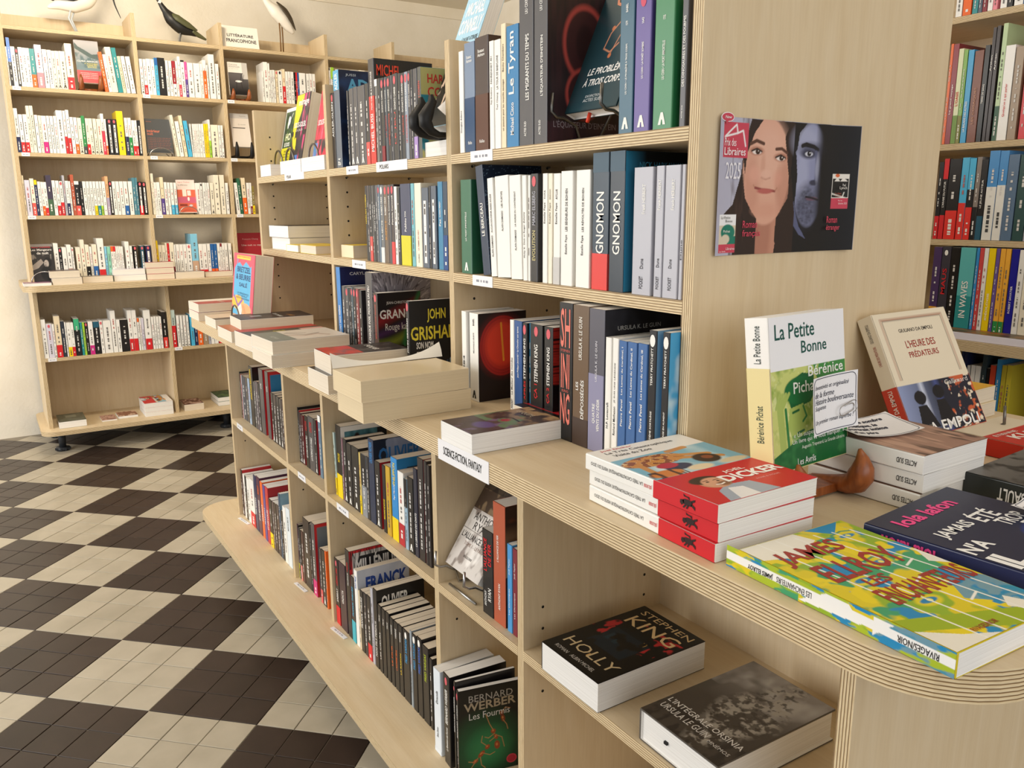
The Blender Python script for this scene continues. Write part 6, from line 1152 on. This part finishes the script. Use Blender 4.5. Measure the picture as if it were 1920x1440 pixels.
def mangeurs(w, h): a = Art(w, h, 90, '#2e2a28'); a.cloud(8, 5, '#8d857e', .5, .65, 3, mask=((a.V > .5)*(a.V < .72)).astype(float)); a.poly([(0, .28), (0, .4), (.45, .6), (.55, .5), (.3, .35)], '#9a9088'); a.ell(.72, .5, .17, .14, '#1a1716', .1); a.ell(.66, .47, .1, .1, '#b0a69e', .15); a.ell(.63, .49, .02, .01, '#1a1716', .2); a.ell(.62, .43, .03, .012, '#3a2a28', .2); a.ell(.62, .2, .25, .2, '#171514', .2); a.rect(0, .93, 1, 1, '#8a827c'); return a
a0, a1 = wall_face('black and white portrait novel in an arched stand at the wall counter end', (62, 528), (106, 522), 458, 4.90, 7, '#2e2a28', mangeurs, [('Marie CHARREL', '#c8404a', .12, .89, .92, .93, .01), ('Les Mangeurs', '#efece8', .06, .8, .94, .87, .015), ('de nuit', '#efece8', .3, .72, .8, .79, .015)])
stand('wire_book_stand', 'thin arched wire stand under the black and white portrait novel', ((a0[0]+a1[0])/2, 4.893, FCT+.0146), UY, MY, arch_wire(.12, .05, .0022, STEEL), None)

# section sign and carved birds on top of the wall bookcase
sY = 4.93; zt = FZ[0]
g0, g1 = on_y(419, 86, sY), on_y(487, 90, sY)
mb = MB(); W_ = g1[0]-g0[0]; h_ = .125
mb.box(0, W_, 0, .003, 0, h_, flat('#f3efe6', .6)); mb.box(0, W_, .003, .06, 0, .003, flat('#f3efe6', .6))
sg = thing('section_sign', 'white section card lettered in black, on top of the wall bookcase', 'sign', frame((1.275, sY, zt+.0006), (1, 0, 0), (0, .97, -.22), (0, .22, .97)))
mb.build('card', sg)
mb = MB(); mb.text('LITTÉRATURE', (W_*.14, -.0012, h_*.52), (1, 0, 0), (0, 0, 1), W_*.72, h_*.16, BLACK, .015); mb.text('FRANCOPHONE', (W_*.11, -.0012, h_*.27), (1, 0, 0), (0, 0, 1), W_*.82, h_*.16, BLACK, .015); mb.build('lettering', sg)

def bird(label, foot_px, Yp, parts, legs, kind='carved_bird', sc=1.0):
    f = on_y(*foot_px, Yp); o = (f[0], Yp, zt+.0006); t = thing(kind, label, 'carved bird', Matrix.Translation(o), 'carved shore birds on the wall bookcase')
    for nm, pts, rs, m, fl in parts:
        mb = MB(); rs = [q*sc for q in rs]; P_ = [np.array(p, float)*sc for p in pts]; pp, rr = [], []
        for i in range(len(P_)-1):
            for q in range(4):
                s = q/4; p0, p1, p2, p3 = P_[max(i-1, 0)], P_[i], P_[i+1], P_[min(i+2, len(P_)-1)]
                pp.append(.5*((2*p1)+(p2-p0)*s+(2*p0-5*p1+4*p2-p3)*s*s+(3*p1-p0-3*p2+p3)*s**3)); rr.append(rs[i]*(1-s)+rs[i+1]*s)
        pp.append(P_[-1]); rr.append(rs[-1]); mb.tube(pp, rr, m, 14, fl); mb.build(nm, t)
    for lg in legs:
        mb = MB(); L_ = [(a*sc, b*sc, max(c*sc, .003)) for a, b, c in lg[0]]; mb.tube(L_, lg[1]*sc, lg[2], 8); x, y, z = L_[-1]
        for a in (-.5, 0, .5): mb.tube([(x, y, .003), (x+lg[3]*.02*math.cos(a), y-.02*math.sin(a), .002)], [.003, .0015], lg[2], 6)
        mb.build('leg', t)
    return t
CREAM_P, BLK_P, GRN_P, YEL_P, GREY_P = flat('#ece6da', .4), flat('#22211f', .4), flat('#55563a', .45), flat('#cf9a2c', .4), flat('#8a8a88', .4)
bird('carved white and black wading bird with long curved bill, leftmost of three', (144, 52), 4.99, [
    ('body', [(-.13, 0, .125), (-.08, 0, .145), (-.01, 0, .165), (.06, 0, .19), (.10, 0, .225), (.12, 0, .27), (.135, 0, .3)], [.006, .025, .055, .05, .028, .018, .016], CREAM_P, .75),
    ('wing', [(-.16, -.02, .19), (-.09, -.044, .188), (-.01, -.05, .185), (.04, -.04, .2)], [.004, .02, .024, .008], BLK_P, .35), ('wing', [(-.16, .02, .19), (-.09, .044, .188), (-.01, .05, .185), (.04, .04, .2)], [.004, .02, .024, .008], BLK_P, .35),
    ('head', [(.115, 0, .3), (.14, 0, .315), (.17, 0, .305)], [.014, .022, .01], BLK_P, .8), ('bill', [(.165, 0, .305), (.19, 0, .25), (.2, 0, .18), (.225, 0, .11)], [.008, .006, .004, .0015], BLK_P, 1.0)],
    [([(-.02, -.012, .13), (-.035, -.012, .08), (-.004, -.012, .004)], .005, flat('#b9c0c6', .4), 1), ([(0, .012, .13), (-.02, .012, .08), (.006, .012, .004)], .005, flat('#b9c0c6', .4), 1)], sc=.95)
bird('carved dark green and black water bird with yellow bill, middle of three', (333, 76), 4.99, [
    ('body', [(.135, 0, .075), (.09, 0, .095), (.03, 0, .115), (-.03, 0, .165), (-.065, 0, .21), (-.09, 0, .25), (-.1, 0, .275)], [.012, .03, .046, .044, .022, .015, .015], BLK_P, .8),
    ('wing', [(.13, -.025, .1), (.07, -.042, .125), (0, -.046, .165), (-.025, -.03, .19)], [.004, .02, .022, .006], GRN_P, .4), ('wing', [(.13, .025, .1), (.07, .042, .125), (0, .046, .165), (-.025, .03, .19)], [.004, .02, .022, .006], GRN_P, .4),
    ('tail', [(.1, 0, .095), (.15, 0, .07), (.19, 0, .05)], [.02, .014, .006], GRN_P, 1.2), ('throat', [(-.085, 0, .258), (-.1, 0, .268)], [.017, .018], CREAM_P, .9),
    ('head', [(-.095, 0, .275), (-.112, 0, .29), (-.135, 0, .292)], [.016, .02, .01], flat('#5a3320', .4), .8), ('bill', [(-.13, 0, .292), (-.165, 0, .282), (-.195, 0, .272)], [.009, .007, .004], YEL_P, .8)],
    [([(.02, -.01, .075), (.008, -.01, .04), (.005, -.01, .004)], .0045, GREY_P, -1), ([(.03, .01, .075), (.02, .01, .04), (.018, .01, .004)], .0045, GREY_P, -1)], sc=.8)
bird('carved white and brown bird on tall thin legs, rightmost of three', (529, 95), 4.99, [
    ('body', [(.09, 0, .15), (.06, 0, .19), (.02, 0, .24), (-.03, 0, .285), (-.07, 0, .32), (-.1, 0, .36), (-.11, 0, .4)], [.008, .035, .05, .048, .03, .02, .018], CREAM_P, .8),
    ('wing', [(.1, -.02, .17), (.06, -.045, .235), (.02, -.048, .29), (-.03, -.035, .34)], [.004, .02, .024, .006], flat('#4a4032', .45), .4), ('wing', [(.1, .02, .17), (.06, .045, .235), (.02, .048, .29), (-.03, .035, .34)], [.004, .02, .024, .006], flat('#4a4032', .45), .4),
    ('head', [(-.11, 0, .4), (-.12, 0, .43), (-.15, 0, .43)], [.018, .024, .012], CREAM_P, .8), ('bill', [(-.145, 0, .43), (-.2, 0, .41)], [.008, .002], BLK_P, 1.0)],
    [([(-.012, -.01, .22), (-.01, -.01, .12), (-.012, -.01, .004)], .005, flat('#7a5a34', .4), 1), ([(.012, .01, .21), (.014, .01, .12), (.012, .01, .004)], .005, flat('#7a5a34', .4), 1)], sc=.82)

# ------------------------------------------------------------------ poster on the end panel
pYp = .7592
pl, prr, pbl, pbr = on_y(1343, 213, pYp), on_y(1605, 225, pYp), on_y(1335, 480, pYp), on_y(1583, 463, pYp)
def art_poster(w, h):
    a = Art(w, h, 300, '#b3b3c6'); U, V = a.U, a.V
    a.poly([(.27, 1), (.2, .9), (.17, .7), (.16, .5), (.12, .38), (.05, .3), (.14, .27), (.13, 0), (.62, 0), (.62, 1)], '#2f211d'); a.cloud(40, 4, '#4a332b', .5, .75, 3, mask=((U > .1)*(U < .56)).astype(float), a=.7)
    a.poly([(.3, .4), (.3, 0), (.42, 0), (.44, .2), (.46, .4)], '#c08a74'); a.ell(.33, .16, .06, .3, '#b07a66', .5)
    a.ell(.34, .62, .165, .4, '#d8a48e', .06); a.ell(.36, .72, .13, .25, '#e0b29d', .7, a=.8); a.ell(.24, .5, .05, .25, '#c78f7a', .8, a=.7); a.ell(.47, .5, .05, .25, '#c08873', .8, a=.7)
    a.poly([(.5, 1), (.46, .88), (.5, .6), (.51, .4), (.47, .3), (.42, .1), (.45, 0), (.62, 0), (.62, 1)], '#2f211d'); a.poly([(.22, 1), (.3, 1), (.245, .9), (.2, .75), (.19, .6), (.17, .75)], '#2f211d')
    for u, v, s in ((.265, .765, 1), (.435, .725, 1)):
        a.ell(u, v+.005, .045, .03, '#a8705c', .6); a.ell(u, v, .032, .02, '#e9dcd6', .2); a.ell(u+.006, v, .016, .02, '#3a241c', .2); a.ell(u+.01, v+.006, .004, .005, '#f0ece8', .2); a.line([(u-.036, v+.004), (u, v+.022), (u+.034, v+.002)], .008, '#2c1c18')
    a.line([(.22, .82), (.26, .845), (.31, .825)], .016, '#5a3a2e'); a.line([(.4, .79), (.44, .795), (.48, .765)], .015, '#5a3a2e')
    a.ell(.312, .66, .016, .1, '#c9937d', .9, a=.6); a.line([(.305, .578), (.335, .565), (.365, .576)], .01, '#a86c58', .7); a.ell(.335, .6, .04, .035, '#e2b4a0', .6, a=.8)
    a.line([(.265, .5), (.31, .488), (.35, .485), (.405, .475)], .012, '#8d4440'); a.ell(.335, .475, .055, .02, '#b8635c', .4); a.ell(.425, .54, .02, .1, '#c08a74', .9, a=.6)
    # right half: man lit from one side
    a.poly([(.53, 1), (.51, .5), (.5, .0), (1, 0), (1, 1)], '#121115'); sh = np.clip((.75-U)/.06, 0, 1)*(U > .52)
    a.mix(np.clip((1-np.sqrt(((U-.66)/.125)**2+((V-.6)/.4)**2))/.08+.5, 0, 1)*sh, '#8b90b2'); a.ell(.62, .86, .1, .12, '#a9adc8', .8, a=.7); a.mix(np.clip((1-np.sqrt(((U-.6)/.06)**2+((V-.6)/.22)**2))/.6+.2, 0, 1)*sh*.8, '#a5a9c6')
    a.poly([(.53, 1), (.53, .75), (.555, .8), (.565, .92), (.62, 1)], '#121115'); a.poly([(.53, .8), (.53, .1), (.55, .1), (.565, .6), (.55, .75)], '#121115')
    a.ell(.66, .8, .09, .05, '#3a3d55', .9, a=.8); a.line([(.59, .825), (.62, .838), (.68, .822), (.71, .8)], .02, '#17161c'); a.line([(.6, .83), (.69, .815)], .012, '#17161c'); a.ell(.64, .765, .055, .035, '#34364c', .7); a.ell(.643, .765, .03, .018, '#c9cbd8', .3); a.ell(.645, .768, .015, .02, '#15151a', .2); a.ell(.65, .775, .004, .005, '#f0f0f4', .2)
    a.line([(.7, .78), (.715, .62), (.7, .54)], .02, '#5f6384', .8); a.ell(.69, .545, .03, .022, '#3a3c52', .5); a.ell(.715, .66, .014, .1, '#b8bcd6', .9, a=.8); a.mix(np.clip((U-.69)/.06, 0, 1)*(np.clip(1-abs(V-.55)/.5, 0, 1) > 0)*(U < .8)*.75, '#121115')
    st = np.clip((1-np.sqrt(((U-.65)/.1)**2+((V-.36)/.2)**2))/.5+.2, 0, 1)*sh; a.mix(st*(.45+.5*a.noise(60, 60, 8, 2)), '#2c2d3c'); a.ell(.685, .42, .045, .016, '#6a4f62', .4); a.line([(.64, .435), (.69, .425), (.735, .41)], .01, '#1d1b24')
    a.poly([(.55, .4), (.535, .25), (.6, .14), (.66, .1), (.6, .2), (.57, .3)], '#5a5f80')
    a.poly([(.17, .62), (.2, .42), (.25, .32), (.285, .27), (.285, 0), (.13, 0), (.1, .3)], '#2f211d'); a.poly([(.52, .6), (.5, .42), (.45, .32), (.425, .27), (.42, .1), (.45, 0), (.56, 0), (.56, .3)], '#2f211d'); a.ell(.345, .33, .085, .05, '#d39c86', .8, a=.8)
    a.cloud(60, 5, '#4a332b', .55, .75, 13, mask=((U > .08)*(U < .2)*(V < .6)).astype(float)*.5); a.ell(.255, .6, .04, .06, '#e2a895', .9, a=.6); a.ell(.42, .57, .03, .06, '#dca08c', .9, a=.6); a.line([(.262, .503), (.252, .52)], .006, '#a86c58', .6); a.line([(.408, .478), (.42, .5)], .006, '#a86c58', .6)
    # printed panels
    a.rect(.03, .715, .2, .965, '#c9465a'); a.line([(.04, .86), (.12, .95), (.13, .89), (.04, .86)], .008, '#f2eef0'); a.line([(.13, .89), (.165, .91), (.185, .8)], .008, '#f2eef0')
    a.rect(.025, .02, .145, .3, '#f0f0f2'); a.rect(.025, .02, .145, .22, '#d8cbb4'); a.ell(.09, .17, .05, .06, '#1f7a66', .1); a.rect(.09, .08, .145, .14, '#1f7a66'); a.ell(.075, .12, .03, .035, '#d8cbb4', .2); a.rect(.025, .02, .145, .085, '#c9465a')
    a.rect(.835, .34, .95, .62, '#e9e4dc'); a.rect(.84, .43, .945, .58, '#1a1817'); a.ell(.87, .605, .015, .013, '#d86a3a', .1); a.poly([(.85, .56), (.87, .59), (.89, .56), (.91, .59), (.94, .56)], '#e9e4dc'); a.line([(.84, .46), (.945, .42)], .007, '#e9e4dc'); a.line([(.91, .43), (.92, .47)], .006, '#e9e4dc'); a.rect(.835, .34, .95, .425, '#c9465a'); return a
Wp = (np.linalg.norm(prr-pl)+np.linalg.norm(pbr-pbl))/2; Hp = np.linalg.norm(pl-pbl)*.985
po = thing('poster', 'prize poster with a dark haired woman and a half lit man, end panel', 'poster', frame(pbl, (1, 0, 0), (0, 1, 0), (0, 0, 1)))
ap = art_poster(Wp, Hp)
ap.build('printed_sheet', po, (0, 0, 0), (1, 0, 0), (0, 0, 1), lambda U, V: .0008+.010*np.clip((U-.75)/.25, 0, 1)**2+.004*np.clip((.15-U)/.15, 0, 1)**2)
mb = MB()
def wz(u): return .0016+.010*max(0, (u-.75)/.25)**2+.004*max(0, (.15-u)/.15)**2
def pt(body, u0, v0, u1, v1, c, b=.0, sh=0): mb.text(body, (Wp*u0, -max(wz(u0), wz(u1)), Hp*v0), (1, 0, 0), (0, 0, 1), Wp*(u1-u0), Hp*(v1-v0), flat(c), b, sh)
pt('Prix des', .035, .795, .11, .85, '#f4eef0'); pt('Libraires', .035, .73, .175, .785, '#f4eef0', .006); pt('2025', .05, .56, .15, .68, '#eceaf0', .0)
pt('La Petite', .035, .27, .095, .29, '#1f2a2a'); pt('Bonne', .07, .245, .115, .263, '#1f2a2a'); pt('Pichat', .055, .17, .1, .188, '#f0efe8'); pt('Libraires', .08, .04, .138, .06, '#f4e4e6'); pt('Les Avrils', .03, .025, .07, .036, '#f4e4e6')
pt('Roman', .19, .2, .29, .255, '#cf4a60', .008); pt('français', .19, .125, .315, .185, '#cf4a60', .008); pt('Roman', .8, .225, .885, .28, '#cf4a60', .008); pt('étranger', .795, .155, .905, .21, '#cf4a60', .008)
pt('Paul', .9, .52, .925, .54, '#f0ece6'); pt('Lynch', .875, .49, .935, .518, '#f0ece6'); pt('Le chant', .85, .455, .9, .47, '#b85a4a'); pt('du prophète', .85, .435, .905, .45, '#b85a4a'); pt('Prix des', .875, .4, .91, .41, '#f4e4e6'); pt('Libraires 2025', .87, .375, .94, .39, '#f4e4e6')
mb.build('lettering', po)
mb = MB(); mb.disc((Wp*.045, -.0046, Hp*.995), (1, 0, 0), (0, 0, 1), Wp*.042, Hp*.034, flat('#f2e8ea'), 20); mb.disc((Wp*.045, -.005, Hp*.995), (1, 0, 0), (0, 0, 1), Wp*.037, Hp*.028, flat('#c9465a'), 20); mb.add([(Wp*.03, -.0052, Hp*.97), (Wp*.05, -.0052, Hp*.97), (Wp*.035, -.0052, Hp*.945)], [[0, 1, 2]], flat('#c9465a')); mb.text('New', (Wp*.025, -.0056, Hp*.985), (1, 0, 0), (0, 0, 1), Wp*.042, Hp*.02, WHITE, .01, .2); mb.build('sticker', po)

# ------------------------------------------------------------------ cards on shelf edges
def edge_card(x0, x1, zt_, X, text=None, label=None, h=.019):
    a, b = solve_px((X, 0, zt_), (0, -1, 0), px=x0), solve_px((X, 0, zt_), (0, -1, 0), px=x1)
    o = edge_label(isl, (X, -a, zt_-h), (0, -1, 0), b-a, h, text, label); o.matrix_parent_inverse = isl_i
edge_card(534, 570, Z1+.001, XU, 'POLAR', 'printed card reading POLAR'); edge_card(706, 764, Z1+.0015, XU, 'POLARS', 'printed card reading POLARS', .021)
edge_card(822, 917, ZCT+.0004, .587, 'SCIENCE-FICTION, FANTASY', 'printed card reading SCIENCE-FICTION, FANTASY', .034)
for x0, x1, z in ((883, 924, Z1), (887, 924, Z2), (650, 672, Z1), (661, 686, Z2)): edge_card(x0, x1, z+.0004, XU)
for x0, x1, z in ((444.5, 455, ZS), (559, 573, ZS), (632, 654, ZS)): edge_card(x0, x1, z+.0004, XF)
for (x0, y0), (x1, y1) in (((446, 972), (464, 984)), ((551, 1094), (571, 1111)), ((619, 1178), (645, 1199))):
    p, q = on_z(x0, y0, ZP), on_z(x1, y1, ZP); L = math.dist(p[:2], q[:2]); U = (q-p)/L; V = np.cross((0, 0, 1), U)
    o = edge_label(isl, p+np.array((0, 0, .0004)), U, L, .011, N=(0, 0, 1), V=V); o.matrix_parent_inverse = isl_i
for k, xs in ((1, (23, 268, 427)), (2, (40, 282, 433)), (3, (52, 292, 444))):
    for x0 in xs:
        t0 = solve_px((0, YF, FZ[k]), (1, 0, 0), px=x0); o = edge_label(wal, (t0, YF, FZ[k]-.018), (1, 0, 0), .036, .018, N=(0, -1, 0)); o.matrix_parent_inverse = wal_i
for x0 in (90, 328):
    t0 = solve_px((0, YF, FLS), (1, 0, 0), px=x0); o = edge_label(wal, (t0, YF, FLS-.018), (1, 0, 0), .04, .018, N=(0, -1, 0)); o.matrix_parent_inverse = wal_i
